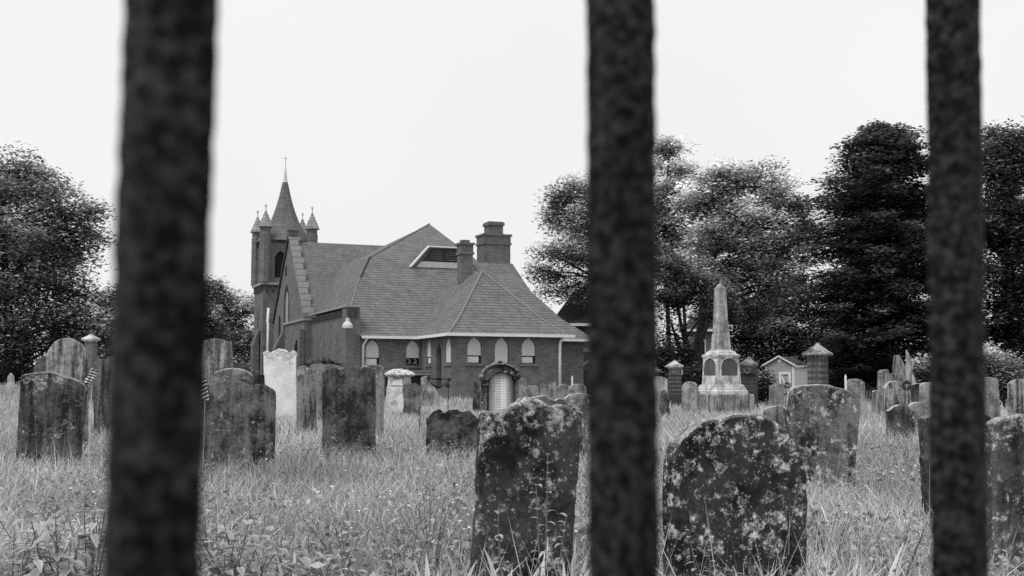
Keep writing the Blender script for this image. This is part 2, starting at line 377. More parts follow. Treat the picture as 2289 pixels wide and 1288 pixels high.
for i, (px, d, h, lb) in enumerate([(1120, 4.48, 0.45, 'strap leaved tuft at the bottom left foot of the leaning front stone'), (1185, 4.43, 0.47, 'strap leaved tuft at the bottom centre of the leaning front stone'),
        (1262, 4.53, 0.49, 'strap leaved tuft between the leaning front stone and the middle iron bar'), (1600, 4.53, 0.49, 'strap leaved tuft left at the foot of the big round topped stone'),
        (1680, 4.48, 0.47, 'strap leaved tuft centred at the foot of the big round topped stone'), (1770, 4.58, 0.47, 'strap leaved tuft right at the foot of the big round topped stone'),
        (670, 4.48, 0.45, 'strap leaved tuft right of the broadleaf clumps by the widest bar'), (830, 4.48, 0.43, 'strap leaved tuft low in the middle of the open grass'),
        (980, 4.53, 0.45, 'strap leaved tuft just left of the leaning front stone tuft'), (60, 4.48, 0.43, 'strap leaved tuft in the bottom left corner'), (1925, 4.63, 0.45, 'strap leaved tuft left of the narrowest bar at the bottom')]):
    weed('strap', px, d, h, lb, 40+i, gt)

# ------------------------------------------------------------------ headstones
def catmull(P, k=5):
    out = []
    for i in range(len(P)-1):
        p0, p1, p2, p3 = P[max(i-1, 0)], P[i], P[i+1], P[min(i+2, len(P)-1)]
        for j in range(k):
            t = j/k; out.append(tuple(.5*((2*p1[q])+(-p0[q]+p2[q])*t+(2*p0[q]-5*p1[q]+4*p2[q]-p3[q])*t*t+(-p0[q]+3*p1[q]-3*p2[q]+p3[q])*t**3) for q in (0, 1)))
    out.append(P[-1]); return out
def arc(x0, x1, yt, ys, n=9, e=2.0, yb=None):
    yb = yb or ys+40; P = [(x0, yb)]
    for i in range(n+1):
        t = math.pi*i/n; cx = (x0+x1)/2; rx = (x1-x0)/2
        c, s = math.cos(math.pi-t), math.sin(t)
        P.append((cx+rx*math.copysign(abs(c)**(2/e), c), ys-(ys-yt)*abs(s)**(2/e)))
    P.append((x1, yb)); return P
def stone(label, pts, d, yaw=8, th=.09, cat='headstone', group=None, smooth=True, rough=.004, name='headstone', mat=None, lean=0, spots=(), **mk):
    yaw = R(yaw); n = Vector((math.sin(yaw), -math.cos(yaw), 0)); t = Vector((math.cos(yaw), math.sin(yaw), 0))
    cx = sum(p[0] for p in pts)/len(pts)
    b = at(cx, 860, d); g = gz(b.x, d); base = Vector((b.x, d, g))
    top = pts[1:-1]; top = catmull(top) if smooth else top
    L = [onplane(px, py, base, n)-base for px, py in [pts[0]]+list(top)+[pts[-1]]]
    q = [[v.dot(t), v.z] for v in L]
    def ext(a, b2):
        s = (a[0]-b2[0])/min(-.05, (a[1]-b2[1])) if abs(a[1]-b2[1]) > .05 else 0
        s = max(-.16, min(.16, s)); return [a[0]+s*(-.12-a[1]), -.12]
    q = [ext(q[0], q[1])]+q+[ext(q[-1], q[-2])]
    # subdivide and roughen
    P = []
    for i in range(len(q)-1):
        a, b2 = q[i], q[i+1]; k = max(1, int(math.hypot(b2[0]-a[0], b2[1]-a[1])/.045))
        for j in range(k): P.append([a[0]+(b2[0]-a[0])*j/k, a[1]+(b2[1]-a[1])*j/k])
    P.append(q[-1])
    sd = random.random()*50
    P = [(p[0]+mnoise.noise(Vector((p[0]*14, p[1]*14, sd)))*rough*2, p[1]+(mnoise.noise(Vector((p[0]*14, p[1]*14, sd+9)))*rough*2 if p[1] > .1 else 0)) for p in P]
    P = P[::-1]
    if spots:
        ls_ = [(onplane(a_, b_, base, n)-base, r_*d/FPX) for a_, b_, r_ in spots]; mk['spots'] = [(v.dot(t), v.z, r_) for v, r_ in ls_]
    mb = MB(); mb.prism(P, lambda p, s: (p[0], s*th, p[1]))
    zt = max(p[1] for p in P)
    o = mb.build(name, mat or stone_mat(random.random()*40, ztop=zt, **mk), None, min(.014, th*.2), loc=base, rz=yaw)
    o.rotation_euler.x = R(lean)
    tag(o, label, cat, group); o['h'] = 0; del o['h']
    return o
random.seed(3)
# foreground
stone('big dark headstone with a full round top and pale round lichen blooms', [(1505, 1197), (1505, 1062), (1509, 1026), (1522, 994), (1545, 966), (1580, 941), (1625, 930), (1664, 925), (1700, 928), (1735, 942), (1765, 965), (1787, 998), (1800, 1029), (1807, 1070), (1805, 1200)], 4.75, 22, .10, dark=.02, base=.045, lich=.55, cover=.44, streak=.1, rings=.0, lscale=18, zlo=.0, zhi=.1, top=.5, rough=.005, spots=[(1727, 1216, 27), (1742, 1163, 22), (1712, 1158, 15), (1722, 1107, 13), (1662, 1122, 16), (1608, 1050, 14), (1735, 990, 11), (1770, 996, 13), (1600, 985, 14), (1742, 1045, 17), (1560, 1105, 11), (1668, 970, 9), (1678, 1175, 10), (1640, 1095, 12), (1590, 1015, 9), (1540, 1040, 14), (1625, 978, 8), (1790, 1110, 10), (1700, 1180, 9)])
stone('tall leaning front headstone with a wavy three curved top, dark and mossy', [(1062, 1219), (1079, 931), (1084, 922), (1110, 919), (1133, 914), (1150, 902), (1173, 893), (1190, 892), (1208, 896), (1226, 905), (1238, 911), (1253, 907), (1272, 914), (1290, 927), (1300, 938), (1280, 1240)], 4.85, 12, .10, dark=.02, base=.055, lich=.42, cover=.36, streak=.1, lscale=13, zlo=.25, zhi=.55, spots=[(1125, 1137, 10), (1100, 1115, 8), (1175, 985, 12), (1120, 960, 12), (1240, 1105, 12)], top=.6, rough=.006)
stone('dark lichened stone cut off by the right edge of the photo', [(2226, 1180), (2223, 962), (2226, 947), (2240, 941), (2256, 933), (2285, 926), (2320, 928), (2345, 945), (2352, 1000), (2355, 1180)], 5.6, 10, .1, dark=.03, base=.09, lich=.36, cover=.3, streak=.6, lscale=12, zhi=.5, top=.7)
stone('dark stone almost wholly hidden behind the narrowest iron bar', [(2078, 1180), (2068, 945), (2072, 932), (2100, 925), (2150, 921), (2195, 922), (2214, 932), (2220, 950), (2226, 1180)], 7.2, 8, .1, dark=.03, base=.09, lich=.3, cover=.2, streak=.5, top=.4)
stone('broad round shouldered headstone just behind the big round topped one', [(1768, 1020), (1770, 890), (1775, 871), (1788, 863), (1815, 860), (1840, 859), (1868, 864), (1895, 874), (1915, 886), (1925, 905), (1912, 1060)], 9.6, 12, .1, dark=.04, base=.17, lich=.5, cover=.4, streak=.5, lscale=9, zlo=.6, zhi=.2, top=.7, spots=[(1805, 885, 12), (1815, 905, 14), (1893, 882, 5), (1897, 892, 5), (1868, 900, 8), (1818, 940, 10), (1790, 1010, 14)])
stone('leaning lichen capped headstone nearest the left edge, with squared shoulders', [(37, 1000), (44, 858), (48, 843), (58, 836), (85, 832), (115, 832), (140, 841), (166, 848), (184, 858), (192, 874), (180, 1000)], 12, 10, .12, dark=.035, base=.12, lich=.6, cover=.16, streak=.85, lscale=9, zhi=.3, zlo=.3, top=.4, spots=[(85, 850, 10), (93, 862, 12), (125, 848, 8), (135, 852, 7), (58, 850, 8), (70, 845, 6), (98, 845, 8)])
stone('wide dark twin curved headstone just right of the widest bar', [(440, 1000), (441, 880), (450, 868), (470, 859), (498, 854), (530, 852), (548, 856), (560, 861), (575, 858), (592, 860), (606, 867), (616, 875), (614, 1000)], 12.6, 8, .1, dark=.035, base=.16, lich=.34, cover=.18, streak=.55, lscale=6, zlo=.3)
stone('dark rectangular headstone with three low humps along its top', [(720, 980), (720, 834), (727, 828), (737, 822), (750, 822), (761, 828), (775, 820), (790, 820), (803, 827), (812, 820), (824, 822), (833, 826), (840, 834), (840, 980)], 14.3, 8, .12, dark=.04, base=.12, lich=.3, cover=.2, streak=.5, zlo=.35)
stone('low dark stone with a three lobed top in the open grass', [(953, 980), (953, 936), (960, 928), (971, 917), (983, 914), (994, 922), (1004, 916), (1020, 914), (1034, 920), (1044, 917), (1054, 922), (1066, 934), (1071, 948), (1072, 985)], 13.8, 6, .1, dark=.03, base=.11, lich=.42, cover=.25, streak=.3, zlo=.7, top=.8, lscale=14)
# left group
stone('tall round topped streaked headstone behind the leaning left one', arc(103, 195, 755, 805, yb=900), 15.5, 10, .1, dark=.09, base=.36, lich=.4, cover=.1, streak=1)
stone('small round headstone peeping out left of the tall round streaked one', arc(76, 130, 796, 825), 21, 8, .1, dark=.05, base=.13, lich=.3, cover=.1, streak=.7)
stone('dark round topped stone half hidden by the left edge of the widest bar', [(209, 860), (209, 815), (214, 806), (225, 802), (236, 804), (243, 800), (250, 797), (262, 800), (268, 806), (270, 860)], 19, 6, .1, dark=.05, base=.15, lich=.3, cover=.1, streak=1)
stone('tall pale streaked headstone at the right edge of the widest bar', [(444, 860), (444, 775), (452, 764), (470, 758), (490, 757), (505, 763), (515, 764), (518, 775), (523, 860)], 18.5, 8, .12, dark=.14, base=.42, lich=.5, cover=.1, streak=1)
stone('low arched headstone with a white rim between the tall pale stone and the white slab', [(478, 900), (478, 838), (484, 831), (500, 826), (522, 823), (545, 826), (562, 836), (566, 850), (566, 900)], 15, 8, .1, dark=.09, base=.26, lich=.6, cover=.28, streak=.3, top=.8)
stone('tiny dark arched stone in front of the tower base', arc(522, 548, 811, 822), 40, 5, .12, dark=.03, base=.08, lich=.3, cover=.1)
stone('small dark slab just left of the tall white headstone', [(562, 870), (563, 840), (575, 836), (590, 838), (592, 870)], 26, 5, .1, dark=.02, base=.05, lich=.2, cover=0)
stone('tall bright white slab with a scrolled stained top', [(590, 905), (589, 793), (588, 789), (597, 784), (604, 788), (613, 784), (625, 780), (638, 782), (647, 788), (656, 783), (663, 790), (662, 800), (662, 905)], 28, 6, .1, dark=1.05, base=.76, lich=.12, cover=-.05, streak=.3, zhi=.6, lscale=14, spots=[(603, 794, 9), (645, 796, 10), (620, 789, 8), (594, 790, 6), (656, 789, 7), (632, 790, 6), (612, 803, 5), (636, 803, 5), (650, 812, 4)])
stone('small pale round stone touching the right side of the white slab', arc(664, 691, 818, 830), 30, 6, .1, dark=.1, base=.34, lich=.4, cover=.2, top=.5)
stone('wide grey double curved stone behind the three humped headstone', [(687, 880), (687, 828), (694, 818), (706, 814), (718, 813), (728, 816), (742, 814), (756, 818), (770, 822), (775, 880)], 26, 6, .12, dark=.12, base=.24, lich=.3, cover=.1, streak=.5, top=.5)
stone('small flat topped dark stone right of the white slab foot', [(663, 900), (663, 842), (670, 838), (695, 838), (706, 842), (707, 900)], 20.5, 6, .1, dark=.06, base=.24, lich=.3, cover=.05, streak=1)
stone('tall grey stone with a lichen covered curved top behind the three humped one', [(806, 890), (806, 824), (816, 817), (832, 815), (848, 817), (858, 822), (860, 832), (859, 890)], 18.5, 6, .12, dark=.12, base=.26, lich=.5, cover=.1, streak=.8, zhi=.55, top=.7)
# middle distance
stone('rough broken grey stone right of the draped capped tomb', [(901, 900), (900, 868), (903, 860), (915, 857), (928, 858), (938, 861), (942, 868), (940, 900)], 30, 6, .18, dark=.08, base=.2, lich=.35, cover=.3, rough=.02)
stone('pale leaning slab behind the drooping dark cloth', [(941, 880), (941, 843), (955, 840), (962, 852), (972, 868), (980, 880)], 38, 6, .12, dark=.25, base=.4, lich=.4, cover=.1, smooth=False)
stone('small dark stump of stone left of the pillared marble headstone', [(1058, 880), (1059, 856), (1064, 851), (1072, 852), (1076, 880)], 33, 6, .12, dark=.03, base=.14, lich=.3, cover=.1)
stone('pale narrow round topped stone behind and right of the pillared headstone', arc(1159, 1178, 845, 851), 38, 6, .12, dark=.2, base=.33, lich=.35, cover=.2)
stone('low lumpy grey stone between the pale narrow one and the flat topped one', [(1178, 890), (1179, 868), (1186, 861), (1196, 862), (1204, 866), (1210, 890)], 32, 6, .14, dark=.12, base=.25, lich=.35, cover=.3, rough=.02)
stone('grey flat topped square stone in front of the white downpipe', [(1210, 890), (1210, 857), (1214, 854), (1225, 853), (1240, 854), (1244, 858), (1244, 890)], 29, 6, .14, dark=.12, base=.28, lich=.35, cover=.2)
stone('low pale arched stone right of the grey flat topped one', arc(1245, 1275, 859, 870), 30, 6, .12, dark=.12, base=.26, lich=.4, cover=.2, top=.7)
stone('low pale arched stone at the left edge of the middle bar', arc(1271, 1312, 858, 871), 27, 6, .12, dark=.12, base=.26, lich=.4, cover=.2, top=.7)
stone('dark arched stone directly behind the leaning front headstone', [(1150, 940), (1152, 903), (1162, 892), (1176, 890), (1189, 889), (1202, 885), (1222, 886), (1240, 895), (1250, 891), (1260, 893), (1268, 905), (1270, 940)], 10.4, 8, .1, dark=.04, base=.15, lich=.5, cover=.3, top=.85, lscale=12)
stone('curved stone partly hidden by the left edge of the middle bar', [(1262, 940), (1263, 892), (1272, 884), (1288, 880), (1305, 880), (1322, 886), (1330, 940)], 13, 8, .1, dark=.06, base=.2, lich=.5, cover=.4, top=.8)
# right of the middle bar
stone('pale round shouldered stone at the right edge of the middle bar', [(1450, 880), (1450, 850), (1458, 844), (1472, 842), (1486, 844), (1492, 848), (1493, 880)], 36, 5, .14, dark=.32, base=.45, lich=.5, cover=.1)
stone('small dark leaning stone stump below the pale stone by the middle bar', [(1478, 895), (1480, 875), (1486, 871), (1491, 878), (1494, 895)], 30, 5, .14, dark=.03, base=.12, lich=.3, cover=.2)
stone('small round headstone left of the obelisk', arc(1524, 1559, 853, 866, yb=890), 32, -16, .14, dark=.18, base=.36, lich=.5, cover=.2, top=.5)
stone('grey rectangular slab in front of the garden shed', [(1722, 900), (1722, 863), (1735, 860), (1748, 859), (1752, 862), (1752, 900)], 36, 5, .14, dark=.2, base=.24, lich=.3, cover=.0)
stone('narrow pale slab beside the dark wreath stand', [(1762, 905), (1762, 871), (1768, 869), (1770, 905)], 35, 5, .1, dark=.4, base=.5, lich=.4, cover=.0, smooth=False)
stone('small low round stone between the two big right hand headstones', arc(1710, 1762, 907, 922, yb=960), 18.2, 8, .1, dark=.08, base=.26, lich=.45, cover=.2, streak=.6, top=.7)
stone('small shouldered dark stone with pale base, alone in the grass on the right', [(1987, 945), (1987, 919), (1992, 915), (1998, 910), (2009, 906), (2019, 905), (2030, 909), (2038, 917), (2044, 922), (2045, 945)], 18.2, 6, .12, dark=.045, base=.13, lich=.5, cover=.15, top=.8, lscale=6)
stone('low arched stone close behind the small shouldered one', arc(2034, 2068, 899, 912, yb=950), 19.5, 6, .12, dark=.15, base=.28, lich=.5, cover=.1, top=.8)
stone('pale speckled round headstone right of the broad round shouldered one', [(1893, 900), (1893, 858), (1899, 850), (1912, 847), (1926, 850), (1934, 857), (1935, 900)], 27, 6, .14, dark=.16, base=.36, lich=.5, cover=.3)
stone('low dark topped stone right of the pale speckled one', [(1952, 900), (1952, 877), (1957, 873), (1971, 873), (1972, 900)], 31, 6, .12, dark=.12, base=.3, lich=.5, cover=.1, top=.8, streak=1)
stone('squared grey block with a lump on its left corner', [(1971, 895), (1971, 832), (1976, 827), (1986, 826), (1989, 835), (2000, 836), (2018, 837), (2022, 840), (2022, 895)], 31, 6, .3, dark=.1, base=.26, lich=.5, cover=.2, smooth=False, streak=.8)
stone('streaked round stone bearing the wreath, in the right hand group', [(1978, 905), (1978, 868), (1986, 857), (1996, 852), (2010, 852), (2022, 858), (2034, 862), (2038, 905)], 24.5, 6, .14, dark=.05, base=.36, lich=.5, cover=.15, streak=1, top=.7)
stone('dark slab with a pale top edge left of the narrowest bar', [(2037, 900), (2037, 861), (2045, 858), (2061, 857), (2062, 900)], 27.5, 6, .16, dark=.03, base=.09, lich=.5, cover=.1, top=.9)
stone('pale round shouldered slab touching the left edge of the narrowest bar', [(2061, 905), (2061, 862), (2066, 856), (2080, 855), (2095, 858), (2098, 905)], 24, 6, .14, dark=.15, base=.34, lich=.4, cover=.1)
stone('grey headstone emerging from the right edge of the narrowest bar', [(2176, 905), (2176, 860), (2182, 848), (2200, 844), (2222, 845), (2232, 850), (2236, 905)], 23, 6, .18, dark=.14, base=.3, lich=.4, cover=.2, streak=.6)
stone('streaked stone at the right edge behind the lichened cut off one', [(2259, 910), (2259, 858), (2268, 851), (2285, 847), (2305, 850), (2312, 860), (2312, 910)], 24, 6, .14, dark=.07, base=.36, lich=.4, cover=.1, streak=1)
stone('tiny pale pointed stone at the far left edge below the trees', [(15, 858), (16, 844), (22, 834), (28, 844), (29, 858)], 50, 0, .2, dark=.3, base=.5, lich=.4, cover=0, smooth=False)

# marble headstone framed as a small gabled portal
def portal():
    d = 17.2; b = at(1118, 860, d); root = empty('pillared_headstone', (b.x, d, 0), R(6)); k = d/FPX
    X = lambda px: (px-1118)*k; Z = lambda py: 1.05+(HOR-py)*k
    m = stone_mat(3.3, .05, .2, .5, .35, .3, lscale=16, top=.5); cap = stone_mat(5.1, .04, .14, .45, .45, .2, lscale=20, top=.45)
    mb = MB(); body = [(X(1076), -.1), (X(1160), -.1), (X(1159), Z(845)), (X(1076), Z(845))]
    mb.prism(body, lambda p, s: (p[0], .05+s*.16, p[1])); mb.build('body', m, root, .012)
    op = catmull([(X(1072), Z(850)), (X(1073), Z(838)), (X(1083), Z(832)), (X(1092), Z(820)), (X(1104), Z(812)), (X(1116), Z(806)), (X(1128), Z(812)), (X(1142), Z(824)), (X(1154), Z(830)), (X(1162), Z(838)), (X(1161), Z(848))], 4)+catmull([(X(1150), Z(851)), (X(1146), Z(842)), (X(1134), Z(836)), (X(1120), Z(833)), (X(1106), Z(836)), (X(1095), Z(842)), (X(1091), Z(851))], 3)
    mb = MB(); mb.prism(op[::-1], lambda p, s: (p[0], -.10+s*.34, p[1])); c = mb.build('canopy', cap, root, .02)
    mb = MB(); lw = [(X(1080)+.0, Z(842)), (X(1098), Z(828)), (X(1116), Z(817)), (X(1134), Z(828)), (X(1154), Z(842))]
    for i in range(26):
        a_ = math.pi*(i+.5)/26; x_, z_ = X(1117-41*math.cos(a_)), Z(846-30*math.sin(a_)**.8)
        r_ = random.uniform(.018, .034); mb.tube([(x_-r_, -.10, z_-r_*.3), (x_, -.115, z_+r_*.2), (x_+r_, -.10, z_-r_*.2)], [r_*.5, r_, r_*.5], 7)
    mb.build('carved_crust', cap, root, smooth=True)
    mb = MB(); mb.tube([(X(1082), -.01, -.1), (X(1082), -.01, Z(856))], [.05, .046], 10); mb.box((X(1074), -.08, Z(862)), (X(1091), .06, Z(854)))
    mb.build('column', m, root, smooth=False)
    mb = MB(); mb.tube([(X(1156), -.01, -.1), (X(1156), -.01, Z(850))], [.03, .03], 8); mb.build('column', m, root)
    pts = [(X(1092), 0), (X(1149), 0), (X(1149), Z(862))]+[(X(1120.5)+math.cos(t)*28.5*k, Z(862)+math.sin(t)*29*k) for t in np.linspace(.2, math.pi-.2, 9)]+[(X(1092), Z(862))]
    t = NT('pale_tablet'); tc = t.n('ShaderNodeTexCoord'); s = t.sep(tc.outputs['Object'])
    rows = t.math('FRACT', t.math('MULTIPLY', s[2], 26)); nn = t.noise(t.coord(2, (1, 1, .01)), 70, 3)
    ink = t.math('MULTIPLY', t.ramp(rows, .55, .6), t.ramp(nn, .45, .55)); st = t.noise(t.coord(4, (1, 1, .2)), 6, 5)
    xe = t.math('ABSOLUTE', s[0]); edge = t.math('MULTIPLY', t.ramp(t.math('ADD', xe, t.math('MULTIPLY', st, .05)), .09, .21, 1, .12), t.ramp(t.math('ADD', s[2], t.math('MULTIPLY', st, .2)), 1.34, 1.2, .2, 1))
    v = t.math('MULTIPLY', t.mix(ink, .82, .45), t.math('MULTIPLY', t.ramp(st, .35, .62, .5, 1.05), edge))
    mb = MB(); mb.prism(pts, lambda p, s: (p[0], -.03+s*.1, p[1])); mb.build('tablet', t.finish(v, .8), root)
    tag(root, 'gabled headstone with pillars and a bright white inscribed tablet', 'headstone')
portal()

# obelisk monument seen corner on
def obelisk():
    d = 32.0; k = d/FPX; b = at(1613, 880, d); root = empty('obelisk_monument', (b.x, d, 0), R(-64))
    Z = lambda py: 1.05+(HOR-py)*k
    s = .5*k*1.41421  # half pixel width of a corner-on square -> circumradius factor is k/2
    m = stone_mat(8.1, .26, .42, .5, .1, .5, lscale=10); ml = stone_mat(2.2, .42, .6, .5, .1, .4); md = stone_mat(6.2, .045, .16, .3, .1, .6)
    rr = lambda w: w*k*.5*1.04
    mb = MB(); mb.lathe((0, 0), [(rr(138), -.3), (rr(138), Z(883)), (rr(134), Z(881))]); mb.build('slab', stone_mat(4.4, .14, .34, .4, .2, .9), root, .01)
    mb = MB(); mb.lathe((0, 0), [(rr(113), Z(881)+.003), (rr(113), Z(874)), (rr(106), Z(872)), (rr(104), Z(867)), (rr(98), Z(866)), (rr(96), Z(862)), (rr(90), Z(860))]); mb.build('base', ml, root)
    mb = MB(); mb.lathe((0, 0), [(rr(84), Z(860)+.003), (rr(76), Z(802))]); die = mb.build('die', ml, root)
    # round headed sunk panels on the four faces
    for q in range(4):
        a = R(90*q); h = rr(80)*math.cos(math.pi/4); w = h*.78
        pts = [(-w, Z(856)), (w, Z(856)), (w, Z(824))]+[(w*math.cos(t), Z(824)+.95*w*math.sin(t)) for t in np.linspace(.2, math.pi-.2, 10)]+[(-w, Z(824))]
        def f3(p, sd, off0, off1):
            r = (off1 if sd else off0)+h-(p[1]-Z(860))/(Z(802)-Z(860))*rr(8)*.5*.707
            return (r*math.cos(a)-p[0]*math.sin(a), r*math.sin(a)+p[0]*math.cos(a), p[1])
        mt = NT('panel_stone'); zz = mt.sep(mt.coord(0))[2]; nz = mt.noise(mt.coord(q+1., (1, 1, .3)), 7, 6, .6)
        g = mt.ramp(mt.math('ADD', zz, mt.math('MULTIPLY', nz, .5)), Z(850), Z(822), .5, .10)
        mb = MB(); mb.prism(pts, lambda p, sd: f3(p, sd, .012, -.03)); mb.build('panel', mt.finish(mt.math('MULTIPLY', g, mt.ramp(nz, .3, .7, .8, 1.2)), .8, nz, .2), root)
        mb = MB(); ap = [f3((w*1.02*math.cos(t), Z(824)+w*1.02*math.sin(t)), 0, .02, 0) for t in np.linspace(0, math.pi, 14)]
        mb.tube([f3((w*1.02, Z(856)), 0, .02, 0)]+ap+[f3((-w*1.02, Z(856)), 0, .02, 0)], .02, 5); mb.build('arch_moulding', ml, root)
    mb = MB(); mb.lathe((0, 0), [(rr(76), Z(802)+.003), (rr(82), Z(799)), (rr(84), Z(794)), (rr(66), Z(792)), (rr(62), Z(787)), (rr(50), Z(785)), (rr(50), Z(782))]); mb.build('cornice', ml, root)
    mb = MB(); mb.lathe((0, 0), [(rr(42), Z(782)+.003), (rr(38), Z(750)), (rr(35), Z(746)), (rr(25), Z(645)), (.004, Z(632))]); mb.build('shaft', m, root)
    tag(root, 'tall pale stone obelisk on a moulded pedestal with arched panels', 'monument')
obelisk()

def pier(label, d, apex, eave_y, cap_w, sh_w, cx, ybase, shaft_mat, cap_mat, text=None, yaw=-38, gable=False, band=True, ov=None, bulge=False, name='stone_pier'):
    k = d/FPX; b = at(cx, 880, d); g = gz(b.x, d); root = empty(name, (b.x, d, g), R(yaw)); Z = lambda py: 1.05+(HOR-py)*k-g
    va = R(yaw)+math.atan((cx-CX)/FPX); rr = lambda w: w*k/(1.41421*(abs(math.cos(va))+abs(math.sin(va))))
    mb = MB(); mb.lathe((0, 0), [(rr(sh_w)*1.04, -.2), (rr(sh_w)*1.04, .25), (rr(sh_w), .28), (rr(sh_w), Z(eave_y+6))]); sh = mb.build('shaft', shaft_mat, root, .01)
    mb = MB(); mb.lathe((0, 0), [(rr(sh_w)*1.02, Z(eave_y+6)+.002), (rr(cap_w)*.86, Z(eave_y+3)), (rr(cap_w), Z(eave_y+2.5)), (rr(cap_w), Z(eave_y-1.5)), (rr(cap_w)*(.7 if bulge else .5), Z((eave_y+apex)/2)+(.06 if bulge else 0)), (.01, Z(apex))])
    mb.build('cap', cap_mat, root, .008)
    if gable:
        mb = MB(); w = rr(sh_w)*1.25
        pts = [(-w*.75, Z(eave_y+18)), (w*.75, Z(eave_y+18)), (0, Z(eave_y+4))]
        mb.prism(pts, lambda p, s: (p[0], -w*.72-s*.05, p[1])); gb = mb.build('gable', shaft_mat, root)
        mb = MB(); mb.tube([(.09*math.cos(t), -w*.72-.06, Z(eave_y+13)+.09*math.sin(t)) for t in np.linspace(0, 6.28, 14)], .018, 5); mb.build('emblem', cap_mat, gb)
    if text:
        cu = bpy.data.curves.new('date_text', 'FONT'); cu.body = text; cu.size = .17; cu.extrude = .004; cu.align_x = 'CENTER'
        to = bpy.data.objects.new('date_text', cu); C.objects.link(to)
        dg = bpy.context.evaluated_depsgraph_get(); me = bpy.data.meshes.new_from_object(to.evaluated_get(dg)); bpy.data.objects.remove(to)
        o2 = bpy.data.objects.new('inscription', me); C.objects.link(o2); o2.parent = root; me.materials.clear(); me.materials.append(M['coping'])
        h = rr(sh_w)*.7071; o2.location = (0, -h-.006, Z(eave_y+16)); o2.rotation_euler = (math.pi/2, 0, 0)
    tag(root, label, 'stone pier'); return root
def inscr_mat(seed, v, hi):
    t = NT('inscribed_stone'); tc = t.n('ShaderNodeTexCoord'); s = t.sep(tc.outputs['Object'])
    rows = t.math('FRACT', t.math('MULTIPLY', s[2], 7.0)); nn = t.noise(t.coord(seed, (1, 1, .02)), 38, 3, .7)
    ink = t.math('MULTIPLY', t.ramp(t.math('ABSOLUTE', t.math('SUBTRACT', rows, .5)), .22, .18), t.ramp(nn, .47, .52))
    st = t.noise(t.coord(seed), 8, 6, .7)
    zc = t.ramp(s[2], .55, .75)
    return t.finish(t.mix(t.math('MULTIPLY', ink, zc), t.ramp(st, .3, .7, v*.7, v*1.3), hi), .8, st, .3)
pier('large square stone pier with a pyramid cap and worn inscriptions', 28, 767, 792, 68, 46, 1829, 860, inscr_mat(1, .075, .2), stone_mat(9.4, .12, .34, .4, .2, .2), yaw=-45)
pier('small square stone pier dated 1803 with a pale pyramid cap', 42, 805, 819, 40, 30, 1509, 880, inscr_mat(2, .05, .16), stone_mat(7.7, .25, .45, .5, .1, .2), '1803', yaw=-10)
pier('dark stone pier with a small round emblem in its gable, right of the obelisk', 40, 797, 816, 44, 38, 1675, 880, inscr_mat(5, .045, .09), stone_mat(1.7, .06, .2, .3, .1, .2), gable=True, yaw=-20)
pier('stone pier with low cap half hidden by the right edge of the middle bar', 44, 818, 829, 46, 34, 1455, 880, M['brick_dark'], stone_mat(4.7, .15, .3, .4, .1, .2), yaw=-20)
pier('old brick gate pier with a pale heavy cap below the left trees', 40, 746, 759, 42, 28, 200, 830, M['brick'], stone_mat(6.9, .35, .6, .5, .1, .2), yaw=-8, name='gate_pier')

# capped table tomb
def tomb():
    d = 34.0; k = d/FPX; b = at(893, 870, d); root = empty('capped_tomb', (b.x, d, 0), R(-14)); Z = lambda py: 1.05+(HOR-py)*k
    m = stone_mat(2.9, .38, .6, .3, .05, .5); c2 = stone_mat(3.9, .35, .65, .6, .1, .9, lscale=12)
    w = 23*k
    mb = MB(); mb.lathe((0, 0), [(w*1.42, -.2), (w*1.42, Z(866)), (w*1.3, Z(865)), (w*1.2, Z(842))], rot=math.pi/4); mb.build('pedestal', m, root, .01)
    mb = MB(); mb.box((-w*.62, -w*1.02, Z(862)), (w*.62, -w*.7, Z(848))); mb.build('panel', stone_mat(3, .5, .7, .5, 0, .3), root)
    mb = MB(); prof = [(w*1.3, Z(842)), (w*1.55, Z(838)), (w*1.5, Z(836)), (w*1.15, Z(831)), (w*.85, Z(827)), (w*.5, Z(826)), (.02, Z(826))]
    mb.lathe((0, 0), prof, 12, 0.2); cp = mb.build('cap', c2, root, .02)
    sb = cp.modifiers.new('sub', 'SUBSURF'); sb.levels = 2; sb.render_levels = 2
    tx = bpy.data.textures.new('lumps', 'CLOUDS'); tx.noise_scale = .12; dm = cp.modifiers.new('lump', 'DISPLACE'); dm.texture = tx; dm.strength = .09
    tag(root, 'pale pedestal tomb under a rough mounded cap', 'tomb')
tomb()

